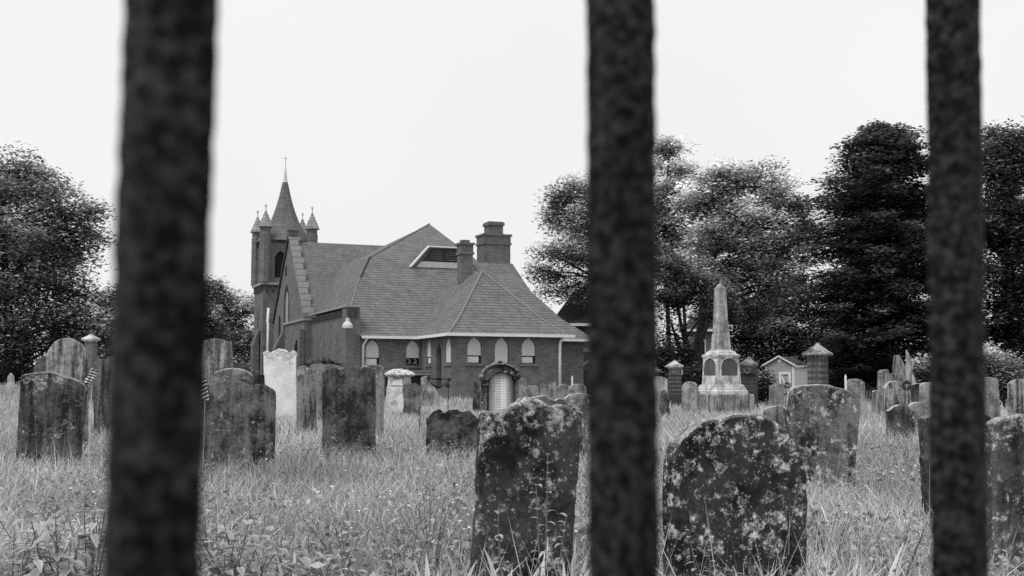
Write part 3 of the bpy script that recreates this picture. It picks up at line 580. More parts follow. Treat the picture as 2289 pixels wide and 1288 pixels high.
# dark cloth drooping between two wire stakes
def swag():
    d = 20.0; k = d/FPX; b = at(980, 870, d); root = empty('wire_stand', (b.x, d, 0)); X = lambda px: (px-980)*k; Z = lambda py: 1.05+(HOR-py)*k
    mb = MB(); mb.tube([(X(940), 0, Z(905)), (X(948), 0, Z(880)), (X(957), 0, Z(850)), (X(958), 0, Z(846))], .007, 5); mb.tube([(X(1000), .02, -.1), (X(1002), 0, Z(890)), (X(1004), 0, Z(845))], .007, 5)
    mb.tube([(X(951), .01, Z(874)), (X(957), .01, Z(878)), (X(960), .01, Z(888)), (X(960), .01, Z(897))], .005, 5); mb.tube([(X(940), 0, Z(905)), (X(936), 0, -.1)], .007, 5); mb.build('stake', M['wire'], root)
    for w0, w1, th, yo in ((846, 872, 7, 0), (842, 852, 5, .05)):
        V, F = [], []; n = 18
        for i in range(n+1):
            f = i/n; x = X(955+50*f); sag = math.sin(math.pi*f)**.9; zc = (Z(847)+(Z(w1-th)-Z(847))*sag); hh = (.3+th*.5*math.sin(math.pi*f))*k*1.5
            for j in range(5):
                q = j/4-.5; V.append((x, yo+.03*math.sin(9*f+4*q)-.05*(q*q), zc+2*q*hh*.5))
            if i:
                for j in range(4): a = (i-1)*5+j; F.append((a, a+1, a+6, a+5))
        m2 = MB(); m2.add(V, F); o = m2.build('cloth', M['cloth'], root, smooth=True); o.modifiers.new('s', 'SOLIDIFY').thickness = .012
    for px, py, r in ((957, 846, 4.5), (1004, 848, 4.5), (1001, 862, 5.5), (980, 845, 4)):
        mb = MB(); mb.lathe((X(px), 0), [(r*k*.4, Z(py)-r*k), (r*k, Z(py)-r*k*.3), (r*k*.9, Z(py)+r*k*.5), (r*k*.3, Z(py)+r*k)], 7); mb.build('bow', M['cloth'], root, smooth=True)
    tag(root, 'dark cloth swag drooping between two thin wire stakes in the grass', 'wire stand')
swag()

# wreaths
def wreath(label, px, py, d, r, stand=True):
    k = d/FPX; b = at(px, py, d); root = empty('wreath', (b.x, d, 0)); zc = b.z; r = r*k
    n = 420; t = rng.random(n)*2*np.pi; rr_ = r*(.72+rng.normal(0, .17, n)); c = np.stack([rr_*np.cos(t), rng.normal(0, r*.15, n), zc+rr_*np.sin(t)], -1)
    V, F, T = leafquads(c, np.full(n, r*.28), .3+1.1*rng.random(n)**3*2, .4); np_mesh('foliage', V, F, T, leaf_mat('wreath_leaf', .11, .1), root)
    mb = MB()
    if stand:
        for s in (-1, 1): mb.tube([(s*r*.2, .02, zc+r*.5), (s*r*.9, 0, -.1)], .008, 5)
        mb.build('stand', M['wire'], root)
    tag(root, label, 'wreath')
wreath('dark flower wreath on a wire stand in front of the garden shed', 1760, 862, 33, 8)
wreath('round dark wreath hung on the corner of the streaked round stone', 2027, 862, 24.2, 12)

# flags
def flag(label, px, py, d, w, h, rot, ht):
    k = d/FPX; b = at(px, py, d); root = empty('small_flag', (b.x, d, gz(b.x, d))); z = b.z-gz(b.x, d)
    mb = MB(); mb.tube([(0, 0, -.1), (.01, 0, z+h*k*.6)], .005, 6); mb.build('stick', M['tin'], root)
    V, F = [], []; n = 12; a = R(rot)
    for i in range(n+1):
        for j in range(n+1):
            s, q = (i/n-.5)*w*k, (j/n-.5)*h*k; y = .02*math.sin(i*.9+j*.3)-.02
            V.append((s*math.cos(a)-q*math.sin(a), y, z+s*math.sin(a)+q*math.cos(a)+.012*math.sin(j*.8+i*.5)))
            if i and j: p = i*(n+1)+j; F.append((p, p-1, p-n-2, p-n-1))
    t = NT('striped_cloth'); s3 = t.sep(t.n('ShaderNodeTexCoord').outputs['Object'])
    a2 = a+R(15)
    u = t.math('ADD', t.math('MULTIPLY', s3[0], -math.sin(a2)), t.math('MULTIPLY', s3[2], math.cos(a2)))
    fr = t.math('FRACT', t.math('MULTIPLY', u, 5.5/(h*k))); col = t.ramp(fr, .46, .54, .85, .04)
    m2 = MB(); m2.add(V, F); m2.build('flag_cloth', t.finish(col, .8), root, smooth=True)
    tag(root, label, 'flag', 'small striped flags on sticks')
flag('small striped flag beside the leaning left headstone', 204, 843, 13, 17, 34, -32, 0)
flag('small striped flag hanging at the right edge of the widest bar', 457, 872, 12.2, 17, 44, 12, 0)

# thin white marker stakes
for px, y0, d, lb in ((1279, 845, 31, 'thin white marker stake behind the low arched stones by the middle bar'), (1890, 843, 26, 'thin white marker stake beside the pale speckled round headstone')):
    b = at(px, y0, d); mb = MB(); mb.box((-.02, -.02, -.2), (.02, .02, b.z)); mb.frustum((0, 0), .028, .004, b.z+.001, b.z+.06)
    tag(mb.build('marker_stake', M['white'], loc=(b.x, d, 0)), lb, 'marker stake', 'thin white marker stakes')

# ------------------------------------------------------------------ iron fence right before the camera
def fence():
    t = NT('rusty_iron'); c = t.coord(2); n = t.noise(c, 190, 3, .5); n2 = t.noise(c, 420, 4, .6); n3 = t.noise(c, 12, 3)
    v = t.math('MULTIPLY', t.ramp(n, .42, .76, .006, .07), t.ramp(n2, .35, .65, .6, 1.3)); v = t.math('MULTIPLY', v, t.ramp(n3, .3, .7, .6, 1.25))
    m = t.finish(v, .75, n, 1.0, .004, .1)
    P = [(-.1018, .335), (.0453, .478), (.2329, .61)]
    root = empty('iron_fence', (P[1][0], P[1][1], 0)); tilt = (.012, .002, .019)
    for i, (x, y) in enumerate(P):
        V, F = [], []; N = 900; z0, z1 = .1, 1.95; w = .0113
        corners = []
        for e in range(4):
            for q in range(4):
                f = q/4*2-1; x0, y0 = [(f, -1), (1, f), (-f, 1), (-1, -f)][e]
                L = max(abs(x0), abs(y0)); rr = (abs(x0)**7+abs(y0)**7)**(1/7); corners.append((x0/rr, y0/rr))
        rot = R(40)
        for k in range(N+1):
            z = z0+(z1-z0)*k/N
            for cx_, cy_ in corners:
                nz = mnoise.noise(Vector((cx_*1.2+i*7, cy_*1.2, z*130)))*.0006+mnoise.noise(Vector((cx_+i*3, cy_, z*25)))*.0003
                q = w+nz; X_ = cx_*q; Y_ = cy_*q
                dx = tilt[i]*(z-H)
                V.append((x-P[1][0]+X_*math.cos(rot)-Y_*math.sin(rot)+dx, y-P[1][1]+X_*math.sin(rot)+Y_*math.cos(rot), z))
        n = 16
        for k in range(N):
            for j in range(n): F.append((k*n+j, k*n+(j+1) % n, (k+1)*n+(j+1) % n, (k+1)*n+j))
        F += [tuple(range(n))[::-1], tuple(range(N*n, N*n+n))]
        mb = MB(); mb.add(V, F); mb.build('bar', m, root, smooth=True)
    for z, nm in ((.16, 'bottom_rail'), (1.82, 'top_rail')):
        mb = MB(); q = [Vector((p[0]-P[1][0], p[1]-P[1][1], z)) for p in P]; q = [q[0]+(q[0]-q[1])*1.2]+q+[q[2]+(q[2]-q[1])*1.2]
        mb.tube(q, .018, 4); mb.build(nm, m, root)
    tag(root, 'dark rough iron railing of square bars close to the camera', 'fence')
fence()

# ------------------------------------------------------------------ church
TH = R(22); CT, ST = math.cos(TH), math.sin(TH); OX, OY = -9.22, 65.0
def U(px, v=0.): r = (px-CX)/FPX; return (r*(OY+CT*v)-OX+ST*v)/(CT-ST*r)
def Vv(px, u=0.): r = (px-CX)/FPX; return (OX+CT*u-r*(OY+ST*u))/(ST+CT*r)
def Zc(py, u, v): return 1.05+(HOR-py)/FPX*(OY+ST*u+CT*v)
ch = empty('brick_church', (OX, OY, 0), TH)
tag(ch, 'dark brick church with steep shingled roofs, corner tower and spire', 'church')
def arch_pts(c, w, z0, z1, n=7):
    rise = min(.74*w, z1-z0-.05); zs = z1-rise; hw = w/2; P = [(c-hw, z0), (c+hw, z0)]
    for i in range(n+1):
        t = i/n*math.pi/3; P.append((c-hw+w*math.cos(t), zs+w*math.sin(t)/.866*rise/w))
    for i in range(n-1, -1, -1):
        t = i/n*math.pi/3; P.append((c+hw-w*math.cos(t), zs+w*math.sin(t)/.866*rise/w))
    return P
def cutwall(mb, cuts, name, mat, parent=ch):
    o = mb.build(name, mat, parent)
    if cuts.v:
        c = cuts.build('cutter', mat); c.parent = parent
        md = o.modifiers.new('b', 'BOOLEAN'); md.operation = 'DIFFERENCE'; md.object = c; md.solver = 'EXACT'
        bpy.context.view_layer.update()
        dg = bpy.context.evaluated_depsgraph_get(); me = bpy.data.meshes.new_from_object(o.evaluated_get(dg)); o.modifiers.clear(); o.data = me
        bpy.data.objects.remove(c)
    return o
fB = lambda v0, v1: (lambda p, s: (p[0], v1 if s else v0, p[1]))
fA = lambda u0, u1: (lambda p, s: (u1 if s else u0, p[0], p[1]))
def arched_window(face, c, w, z0, z1, pos, style='blind'):
    """face 'B' = wall facing the camera at v=pos, 'A' = wall facing left at u=pos"""
    if face == 'B': f = fB
    else: f = lambda a, b: fA(pos+(a-pos)*.3, pos+(b-pos)*.3)
    mb = MB(); mb.prism(arch_pts(c, w-.01, z0+.01, z1-.01), f(pos+.15, pos+.175)); win = mb.build('window', M['glass'], ch)
    if style == 'blind':
        zb = z0+(z1-z0)*.29
        P = [(x, max(z, zb)) for x, z in arch_pts(c, w-.05, z0, z1-.03)]
        mb = MB(); mb.prism(P, f(pos+.05, pos+.075)); mb.build('blind', M['blind'], win)
        mb = MB(); mb.prism([(c-w/2+.04, z0+.03), (c+w/2-.13, z0+.03), (c+w/2-.13, zb-.06), (c-w/2+.04, zb-.06)], f(pos+.10, pos+.13)); mb.build('lower_sash', M['curtain'], win)
    elif style == 'full':
        mb = MB(); mb.prism(arch_pts(c, w-.07, z0+.03, z1-.04), f(pos+.07, pos+.1)); mb.build('blind', M['blind'], win)
    elif style == 'pattern':
        zb = z0+(z1-z0)*.29
        P = [(x, max(z, zb)) for x, z in arch_pts(c, w-.05, z0, z1-.03)]
        mb = MB(); mb.prism(P, f(pos+.05, pos+.075)); mb.build('blind', M['curtain'], win)
        mb = MB()
        for dx in (-.18, .18):
            for a, b in (((-.1, .08), (0, .2)), ((0, .2), (.1, .08)), ((-.08, .38), (.08, .24))):
                mb.tube([(c+dx+a[0], pos+.13, z0+a[1]), (c+dx+b[0], pos+.13, z0+b[1])], .022, 4)
        mb.build('tracery', M['blind'], win)
    elif style == 'stained':
        mb = MB(); mb.prism(arch_pts(c, w*.5, z0+.1, z1-.5), f(pos+.08, pos+.11)); mb.build('tracery', M['coping'], win)
    if style != 'slit' and style != 'stained':
        mb = MB()
        if face == 'B': mb.box((c-w/2-.14, pos-.07, z0-.16), (c+w/2+.14, pos+.12, z0-.012))
        else: mb.box((pos-.07, c-w/2-.14, z0-.16), (pos+.12, c+w/2+.14, z0-.012))
        mb.build('sill', M['brick'], win)
    return win
br, rf = M['brick'], M['roof']
EV = 3.6
# main block (camera-facing wall)
mb = MB(); mb.box((.02, .0, -.8), (14.6, 13, EV+.1)); cu = MB(); wl = []
for px, st in ((833, 'blind'), (923, 'pattern'), (1231, 'blind')):
    c = U(px, 0); wl.append((c, st)); cu.prism(arch_pts(c, .80, 2.02, 3.47), fB(-.1, .18))
cutwall(mb, cu, 'wall', br)
for c, st in wl: arched_window('B', c, .80, 2.02, 3.47, 0, st)
# wing
W0, W1, WV = 4.35, 10.7, -5.3
mb = MB(); mb.box((W0, WV, -.8), (W1, -.003, EV+.1)); cu = MB(); wl = []
for px in (1060.5, 1121.5, 1181.5): c = U(px, WV); wl.append(c); cu.prism(arch_pts(c, .82, 2.08, 3.5), fB(WV-.1, WV+.18))
wa = []
for px, st in ((1002, 'full'), (959, 'blind')):
    c = Vv(px, W0); w = .80 if st == 'full' else .7; wa.append((c, w, st, 2.08)); cu.prism(arch_pts(c, w, 2.08, 3.45), fA(W0-.1, W0+.18))
c = Vv(981, W0); cu.prism(arch_pts(c, .95, .8, 3.2), fA(W0-.1, W0+.3))
cutwall(mb, cu, 'wing_wall', br)
for c2 in wl: arched_window('B', c2, .82, 2.08, 3.5, WV, 'blind' if c2 != wl[1] else 'full')
for c2, w, st, z0 in wa: arched_window('A', c2, w, z0, 3.45, W0, st)
mb = MB(); mb.prism(arch_pts(c, .93, .8, 3.19), fA(W0+.2, W0+.26)); mb.build('door', M['trim_dark'], ch)
# parapet aisle wall facing left
mb = MB(); mb.box((0, .9, -.8), (.5, 9.3, 5.15)); cu = MB(); wl = []
for px in (713, 724, 742, 755): c = Vv(px, 0); wl.append(c); cu.prism(arch_pts(c, .62 if px > 730 else .5, 1.75, 3.55), fA(-.1, .18))
cutwall(mb, cu, 'aisle_wall', br)
for i, c in enumerate(wl): arched_window('A', c, .62 if i > 1 else .5, 1.75, 3.55, 0, 'full' if i > 0 else 'slit')
mb = MB(); mb.box((-.08, -.08, -.8), (.72, .9-.003, 5.25)); mb.build('corner_pier', br, ch)
mb = MB(); mb.box((-.14, -.14, 5.253), (.8, 9.4, 5.36)); mb.build('coping', M['coping'], ch)
mb = MB()
for k in range(17): mb.box((-.1, 1.2+k*.46, 4.75), (-.003, 1.2+k*.46+.2, 5.12))
for k in range(2): mb.box((.02+k*.34, -.16, 4.7), (.22+k*.34, -.083, 5.2))
mb.build('corbel_table', M['brick_dark'], ch)
# entrance porch before the gable
mb = MB(); mb.box((-.45, 9.31, -.8), (.5, 11.39, 4.95)); mb.box((-.45, 11.393, -.8), (-.003, 15.7, 4.95)); cu = MB(); c = Vv(663, -.45); cu.prism(arch_pts(c, 1.5, .9, 3.9), fA(-.6, -.15))
cutwall(mb, cu, 'porch_wall', br); mb = MB(); mb.prism(arch_pts(c, 1.45, .9, 3.85), fA(-.25, -.2)); mb.build('door', M['trim_dark'], ch)
mb = MB(); mb.box((-.55, 9.2, 4.953), (-.003, 15.8, 5.08)); mb.build('coping', M['coping'], ch)
mb = MB(); mb.box((-.75, 9.25, -.8), (-.453, 9.9, 4.4)); mb.build('buttress', br, ch)
# gable
G0, G1, GP, GZ, GE = 11.4, 22.2, 16.8, 11.15, 5.3
mb = MB(); mb.prism([(G0, -.8), (G1, -.8), (G1, GE), (GP, GZ), (G0, GE)], fA(.0, .5)); cu = MB()
gw_ = [(17.5, 1.9, 2.6, 7.9), (20.0, .9, 2.6, 5.9), (17.9, .8, 8.5, 9.3)]
for c, w, z0, z1 in gw_: cu.prism(arch_pts(c, w, z0, z1), fA(-.1, .2))
cutwall(mb, cu, 'gable_wall', br)
for i, (c, w, z0, z1) in enumerate(gw_): arched_window('A', c, w, z0, z1, 0, 'stained' if i == 0 else 'slit')
mb = MB(); sl = (GZ-GE)/(GP-G0)
for k in range(13):
    f0, f1 = k/13, (k+.86)/13; y0, y1 = G0+(GP-G0)*f0, G0+(GP-G0)*f1; z0_, z1_ = GE+(GZ-GE)*f0, GE+(GZ-GE)*f1; ov = .0 if k % 2 else .12
    mb.prism([(y0, z0_+.02), (y1, z1_+.02), (y1, z1_+.28), (y0, z0_+.28)], fA(-.1, .5+ov))
mb.build('gable_coping', plain('weathered_coping', .2, .3, 5), ch)
mb = MB(); mb.prism([(G1, GE+.02), (G1, GE+.3), (GP, GZ+.32), (GP, GZ+.02)], fA(-.12, .55)); mb.build('gable_coping', M['brick_dark'], ch)
mb = MB(); mb.box((-.1, GP-.3, GZ+.1), (.55, GP+.3, GZ+.42)); mb.box((-.16, GP-.38, GZ+.423), (.62, GP+.38, GZ+.5)); mb.build('gable_cap', br, ch)
for c in (18.95,):
    mb = MB(); mb.prism([(-.6, -.8), (-.003, -.8), (-.003, 4.6), (-.3, 4.0), (-.6, 3.4)], lambda p, s: (p[0], c+(.35 if s else -.35), p[1])); mb.build('buttress', br, ch)
# nave behind gable
mb = MB(); mb.box((.503, 11.6, -.8), (10, 22, 5.2)); mb.build('nave_wall', br, ch)
mb = MB(); mb.prism([(G0-.2, 5.15), (GP, 10.85), (G1+.2, 5.15)], lambda p, s: (.503 if not s else 9.5, p[0], p[1])); mb.build('nave_roof', rf, ch)
# big hipped roof over main block, flared at the eaves
LV = [(EV, -.35, .72, 15.3), (4.95, 1.75, .55, 14.0), (6.85, 4.1, 1.6, 12.85), (8.8, 6.5, 3.0, 12.6)]
VB = 26.0
mb = MB(); vs = []
for z, v, ul, ur in LV: vs += [(ul, v, z), (ur, v, z), (ur, VB-v, z), (ul, VB-v, z)]
fs = [(3, 2, 1, 0), (12, 13, 14, 15)]
for k in range(3):
    for j in range(4): fs.append((4*k+j, 4*k+(j+1) % 4, 4*k+4+(j+1) % 4, 4*k+4+j))
mb.add(vs, fs); mb.build('main_roof', rf, ch)
mb = MB(); mb.box((.6, 13.0, -.8), (14.6, 25.6, EV+.1)); mb.build('rear_wall', br, ch)
mb = MB(); mb.add([(3, 6.5, 8.803), (10.3, 6.5, 8.803), (10.9, 20, 8.803), (3, 20, 8.803), (9.0, 13, 12.05)], [(3, 2, 1, 0), (0, 1, 4), (1, 2, 4), (2, 3, 4), (3, 0, 4)]); mb.build('upper_roof', rf, ch)
# dormer
D0, D1, DT0, DT1, DZ0, DZ1, DVp = 5.55, 9.9, 6.65, 8.8, 8.3, 9.55, 5.75
mb = MB(); mb.prism([(D0, DZ0-.1), (D1, DZ0-.1), (DT1, DZ1), (DT0, DZ1)], fB(DVp, 9.2)); dm = mb.build('dormer', rf, ch)
mb = MB(); mb.prism([(D0+.25, DZ0-.05), (D1-.25, DZ0-.05), (D1-.6, DZ0+.32), (D0+.58, DZ0+.32)], fB(DVp-.05, DVp-.003)); mb.build('siding', plain('pale_siding', .5, .2, 8), dm)
mb = MB(); mb.prism([(D0+.62, DZ0+.34), (D1-.62, DZ0+.34), (DT1-.05, DZ1-.12), (DT0+.15, DZ1-.12)], fB(DVp-.03, DVp-.004)); mb.build('louvre', M['trim_dark'], dm)
mb = MB()
for k in range(6):
    z = DZ0+.42+k*.11; mb.box((DT0+.1, DVp-.07, z), (7.5, DVp-.033, z+.035)); mb.box((7.75, DVp-.07, z), (8.6, DVp-.033, z+.035))
mb.build('louvre_slats', M['brick'], dm)
mb = MB()
def bar2(a, b, w, v0, v1):
    d = Vector((b[0]-a[0], b[1]-a[1])).normalized(); n = Vector((-d.y, d.x))*w
    mb.prism([a, b, (b[0]+n.x, b[1]+n.y), (a[0]+n.x, a[1]+n.y)], fB(v0, v1))
bar2((D0-.15, DZ0-.1), (DT0-.02, DZ1+.02), .09, DVp-.18, DVp+.1); bar2((DT0-.05, DZ1-.02), (DT1+.1, DZ1-.02), .09, DVp-.185, DVp+.1)
mb.build('bargeboard', M['white'], dm)
mb = MB(); mb.tube([(3.0, 6.5, 8.86), (2.3, 5.3, 7.86), (1.95, 4.7, 7.4)], .05, 5); mb.build('flashing', M['trim_dark'], ch)
mb = MB(); mb.tube([(.55, 1.8, 5.0), (1.6, 4.1, 6.88), (1.95, 4.7, 7.37)], .045, 5); mb.build('hip_ridge', plain('ridge_cap', .22, .2, 8), ch)
for a_ in ((3, 6.5, 8.85),): mb = MB(); mb.tube([a_, (9.0, 13, 12.08)], .045, 5); mb.build('hip_ridge', plain('ridge_cap', .2, .2, 8), ch)
# wing roof
mb = MB(); e0, e1, ev = W0-.3, W1+.3, WV-.35
P = [(e0, ev, EV), (e1, ev, EV), (7.5, -1.5, 7.35), (7.5, 4.9, 7.35), (e0, 2.5, EV), (e1, 2.5, EV), (e0+1.05, ev+1.25, 4.55), (e1-1.05, ev+1.25, 4.55), (e0+1.05, 3.2, 4.55), (e1-1.05, 3.2, 4.55)]
mb.add(P, [(0, 1, 7, 6), (6, 7, 2), (0, 6, 8, 4), (6, 2, 3, 8), (1, 5, 9, 7), (7, 9, 3, 2), (4, 5, 1, 0), (4, 8, 3, 9, 5)]); mb.build('wing_roof', rf, ch)
mb = MB()
mb.tube([(e0, ev, EV+.02), (e0+1.05, ev+1.25, 4.58), (7.5, -1.5, 7.4)], .05, 5); mb.tube([(e1, ev, EV+.02), (e1-1.05, ev+1.25, 4.58), (7.5, -1.5, 7.4)], .05, 5); mb.build('hip_ridge', plain('ridge_cap', .24, .2, 8), ch)
# gutters and downpipes
for a_, b_ in (((.75, -.5, EV-.1), (e0-.14, -.37, EV+.05)), ((e0-.13, ev-.0, EV-.1), (e0-.003, -.5, EV+.05)), ((e0-.15, ev-.15, EV-.1), (e1+.35, ev-.003, EV+.06)), ((e1+.003, -.5, EV-.1), (15.35, -.37, EV+.05))): mb = MB(); mb.box(a_, b_); mb.build('gutter', M['white'], ch)
def pipe(pts, nm='downpipe', r=.07): mb = MB(); mb.tube(pts, r, 8); mb.build(nm, M['white'], ch, smooth=True)
pipe([(1.12, -.42, EV), (1.0, -.25, EV-.25), (.92, -.1, EV-.5), (.92, -.1, 0)]); pipe([(W1+.05, ev+.05, EV), (W1-.05, ev+.25, EV-.3), (W1-.1, WV-.09, EV-.55), (W1-.1, WV-.09, 0)], r=.085)
vp = Vv(599, -.35); pipe([(-.3, vp+.25, 6.55), (-.35, vp+.25, 5.6), (-.35, vp, 5.3), (-.35, vp, 0)], r=.09)
# low canopy over a plain dark block
mb = MB(); ca, cb = U(858, -1.2), U(965, -1.2); mb.box((ca, -1.6, 1.62), (cb, -.01, 1.70)); mb.box((ca-.04, -1.68, 1.45), (cb, -1.602, 1.58)); mb.build('canopy', M['coping'], ch)
mb = MB(); mb.box((ca+.1, -1.3, -.5), (cb-.2, -.005, 1.44)); mb.build('dark_block', M['trim_dark'], ch)
# wall lamp
mb = MB(); mb.box((-.2, -.5, 4.02), (.0, -.2, 4.1)); mb.lathe((-.1, -.5), [(.3, 4.05), (.3, 4.2), (.2, 4.35), (.12, 4.42), (.12, 4.6), (.03, 4.62)], 10); mb.build('wall_lamp', M['tin'], ch)
# chimneys
def chimney(u, v, w, d, z0, z1, n2=None):
    mb = MB(); mb.box((u-w/2, v-d/2, z0), (u+w/2, v+d/2, z1-.75)); mb.box((u-w/2-.07, v-d/2-.07, z1-.75+.002), (u+w/2+.07, v+d/2+.07, z1-.62))
    mb.box((u-w/2-.02, v-d/2-.02, z1-.618), (u+w/2+.02, v+d/2+.02, z1-.18)); mb.box((u-w/2-.1, v-d/2-.1, z1-.178), (u+w/2+.1, v+d/2+.1, z1-.05))
    if n2: w2, zz = n2; mb.box((u-w2/2, v-w2/2, z1-.048), (u+w2/2, v+w2/2, zz-.25)); mb.box((u-w2/2-.08, v-w2/2-.08, zz-.248), (u+w2/2+.08, v+w2/2+.08, zz-.06)); mb.box((u-w2/2-.02, v-w2/2-.02, zz-.058), (u+w2/2+.02, v+w2/2+.02, zz))
    else: mb.box((u-.28, v-.28, z1-.048), (u+.2, v+.2, z1+.12))
    return mb.build('chimney', br, ch)
uc = U(1039, 1.2); chimney(uc, 1.2, .74, .72, 5.8, Zc(541, uc, 1.2)); 
uc = U(1103, 8.0); chimney(uc, 8.0, 1.85, 1.4, 8.4, Zc(523, uc, 8), (.98, Zc(496, uc, 8)))
# tower
t0, t1, tv0, tv1 = .1, 3.75, 26.9, 30.6; tcu, tcv = (t0+t1)/2, (tv0+tv1)/2
mb = MB(); mb.box((t0-.12, tv0-.12, -.8), (t1+.12, tv1+.12, 8.6)); cu = MB(); c = tcv
cu.prism(arch_pts(c+.2, .5, 5.0, 6.8), fA(t0-.3, t0+.1)); cu.prism(arch_pts(c+.2, .8, 1.2, 3.4), fA(t0-.3, t0+.1))
cutwall(mb, cu, 'tower', br)
mb = MB(); mb.prism(arch_pts(c+.2, .48, 5.0, 6.78), fA(t0+.02, t0+.05)); mb.prism(arch_pts(c+.2, .78, 1.2, 3.38), fA(t0+.02, t0+.05)); mb.build('window', M['glass'], ch)
mb = MB(); mb.box((t0-.3, tv0-.3, 8.603), (t1+.3, tv1+.3, 8.8)); mb.build('string_course', M['coping'], ch)
mb = MB()
for k in range(8):
    a = t0+.05+k*.47; mb.box((a, tv0-.25, 8.1), (a+.2, tv0-.123, 8.6)); b = tv0+.05+k*.47; mb.box((t0-.25, b, 8.1), (t0-.123, b+.2, 8.6))
mb.build('corbel_table', M['brick_dark'], ch)
mb = MB(); mb.box((t0, tv0, 8.803), (t1, tv1, 12.0)); cu = MB()
cu.prism(arch_pts(tcu-.62, .9, 9.2, 11.3), fB(tv0-.2, tv0+.4)); cu.prism(arch_pts(tcu+.75, .9, 9.2, 11.3), fB(tv0-.2, tv0+.4)); 
for dv in (-.62, .62): cu.prism(arch_pts(tcv+dv, .7, 9.2, 11.3), fA(t0-.2, t0+.4))
cutwall(mb, cu, 'belfry', br)
mb = MB(); mb.prism(arch_pts(tcu-.62, .88, 9.2, 11.28), fB(tv0+.2, tv0+.25)); mb.prism(arch_pts(tcu+.75, .88, 9.2, 11.28), fB(tv0+.2, tv0+.25))
for dv in (-.62, .62): mb.prism(arch_pts(tcv+dv, .68, 9.2, 11.28), fA(t0+.08, t0+.12))
mb.build('belfry_louvre', M['glass'], ch)
mb = MB(); mb.box((t0-.18, tv0-.18, 12.003), (t1+.18, tv1+.18, 12.14)); mb.build('cornice', M['trim_dark'], ch)
for (a, b) in ((t0, tv0), (t1, tv0), (t0, tv1), (t1, tv1)):
    mb = MB(); mb.lathe((a, b), [(.46, 8.81), (.46, 12.6), (.42, 12.75), (.42, 13.1)], 8, R(22.5)); tr = mb.build('turret', br, ch)
    mb = MB(); pr = [(.6, 13.103), (.6, 13.18)]
    for q in range(5): pr += [(.57-.108*q, 13.2+.24*q), (.50-.1*q, 13.22+.24*q+.16)]
    pr += [(.03, 14.45)]; mb.lathe((a, b), pr, 8, R(22.5)); pn = mb.build('pinnacle', M['siding'], tr)
    mb = MB(); mb.lathe((a, b), [(.03, 14.4), (.03, 14.7), (.09, 14.75), (.03, 14.8), (.02, 14.95)], 6); mb.box((a-.12, b-.02, 14.82), (a+.12, b+.02, 14.86)); mb.build('finial', M['coping'], tr)
mb = MB(); mb.lathe((tcu, tcv), [(2.35, 12.145), (1.95, 12.6), (1.52, 13.2), (1.18, 13.8), (.9, 14.5), (.67, 15.2), (.45, 16.0), (.22, 17.05)], 8, R(22.5)); sp = mb.build('spire', rf, ch)
mb = MB(); mb.lathe((tcu, tcv), [(.2, 17.053), (.17, 17.15), (.1, 17.9), (.04, 18.3), (.025, 19.2)], 8); mb.box((tcu-.16, tcv-.02, 18.98), (tcu+.16, tcv+.02, 19.03)); mb.build('finial', M['tin'], sp)
mb = MB(); mb.prism([(-.6, -.8), (-.125, -.8), (-.125, 5.2), (-.3, 4.8), (-.6, 3.9)], lambda p, s: (p[0], tv0+1.2+(.45 if s else -.45), p[1])); mb.build('buttress', br, ch)

# ------------------------------------------------------------------ other buildings
def house(label, cx, d, w, dep, z_e, z_r, yaw, wall, roof, name='house', dorm=False, hip=.35, wins=()):
    root = empty(name, (cx, d, gz(cx, d)), R(yaw)); w2 = w/2
    mb = MB(); mb.box((-w2, 0, -.5), (w2, dep, z_e)); mb.build('wall', wall, root)
    mb = MB(); o = .35; hh = hip*w
    mb.add([(-w2-o, -o, z_e), (w2+o, -o, z_e), (w2+o, dep+o, z_e), (-w2-o, dep+o, z_e), (-w2-o+hh, dep/2, z_r), (w2+o-hh, dep/2, z_r)], [(0, 1, 5, 4), (1, 2, 5), (2, 3, 4, 5), (3, 0, 4), (3, 2, 1, 0)]); r_ = mb.build('roof', roof, root)
    mb = MB(); mb.box((-w2-o, -o-.16, z_e-.16), (w2+o, -o-.003, z_e+.04)); mb.build('gutter', M['white'], root)
    if dorm:
        mb = MB(); mb.box((-1.0, .3, z_e+.4), (1.0, 2.6, z_e+1.7)); dd = mb.build('dormer', M['roof_dark'], root)
        mb = MB(); mb.add([(-1.25, .1, z_e+1.703), (1.25, .1, z_e+1.703), (1.25, 3.5, z_e+1.703), (-1.25, 3.5, z_e+1.703), (-.6, 1.8, z_e+2.4), (.6, 1.8, z_e+2.4)], [(0, 1, 5, 4), (1, 2, 5), (2, 3, 4, 5), (3, 0, 4), (3, 2, 1, 0)]); mb.build('dormer_roof', M['roof'], dd)
        mb = MB(); mb.box((-.4, .25, z_e+.6), (.4, .29, z_e+1.5)); mb.build('window', M['coping'], dd)
    for (x, z, ww, wh) in wins:
        mb = MB(); mb.box((x-ww/2-.08, -.04, z-.08), (x+ww/2+.08, -.003, z+wh+.08)); f_ = mb.build('window', M['white'], root)
        mb = MB(); mb.box((x-ww/2, -.05, z), (x+ww/2, -.042, z+wh)); mb.build('pane', M['glass'], f_)
    tag(root, label, 'house')
house('dark roofed house behind the right end of the church', 6.9, 88, 7.4, 9, 5.45, 8.5, 0, M['brick_dark'], M['roof_dark'], dorm=True, hip=.3, wins=((-2.4, 1.2, .9, 1.4),))
house('brick house seen through the trees left of the obelisk', 17.1, 103, 2.6, 5, 5.7, 7.0, 0, M['brick'], M['roof_dark'], wins=((-.4, 3.5, .7, 1.2),))
house('pale house glimpsed through the left tree above the gate pier', -30.5, 84, 7, 7, 5.0, 7.2, 0, M['white'], M['siding'], wins=((-2.4, 3.0, .8, 1.2), (.2, 3.0, .8, 1.2), (2.2, 3.0, .8, 1.2)))
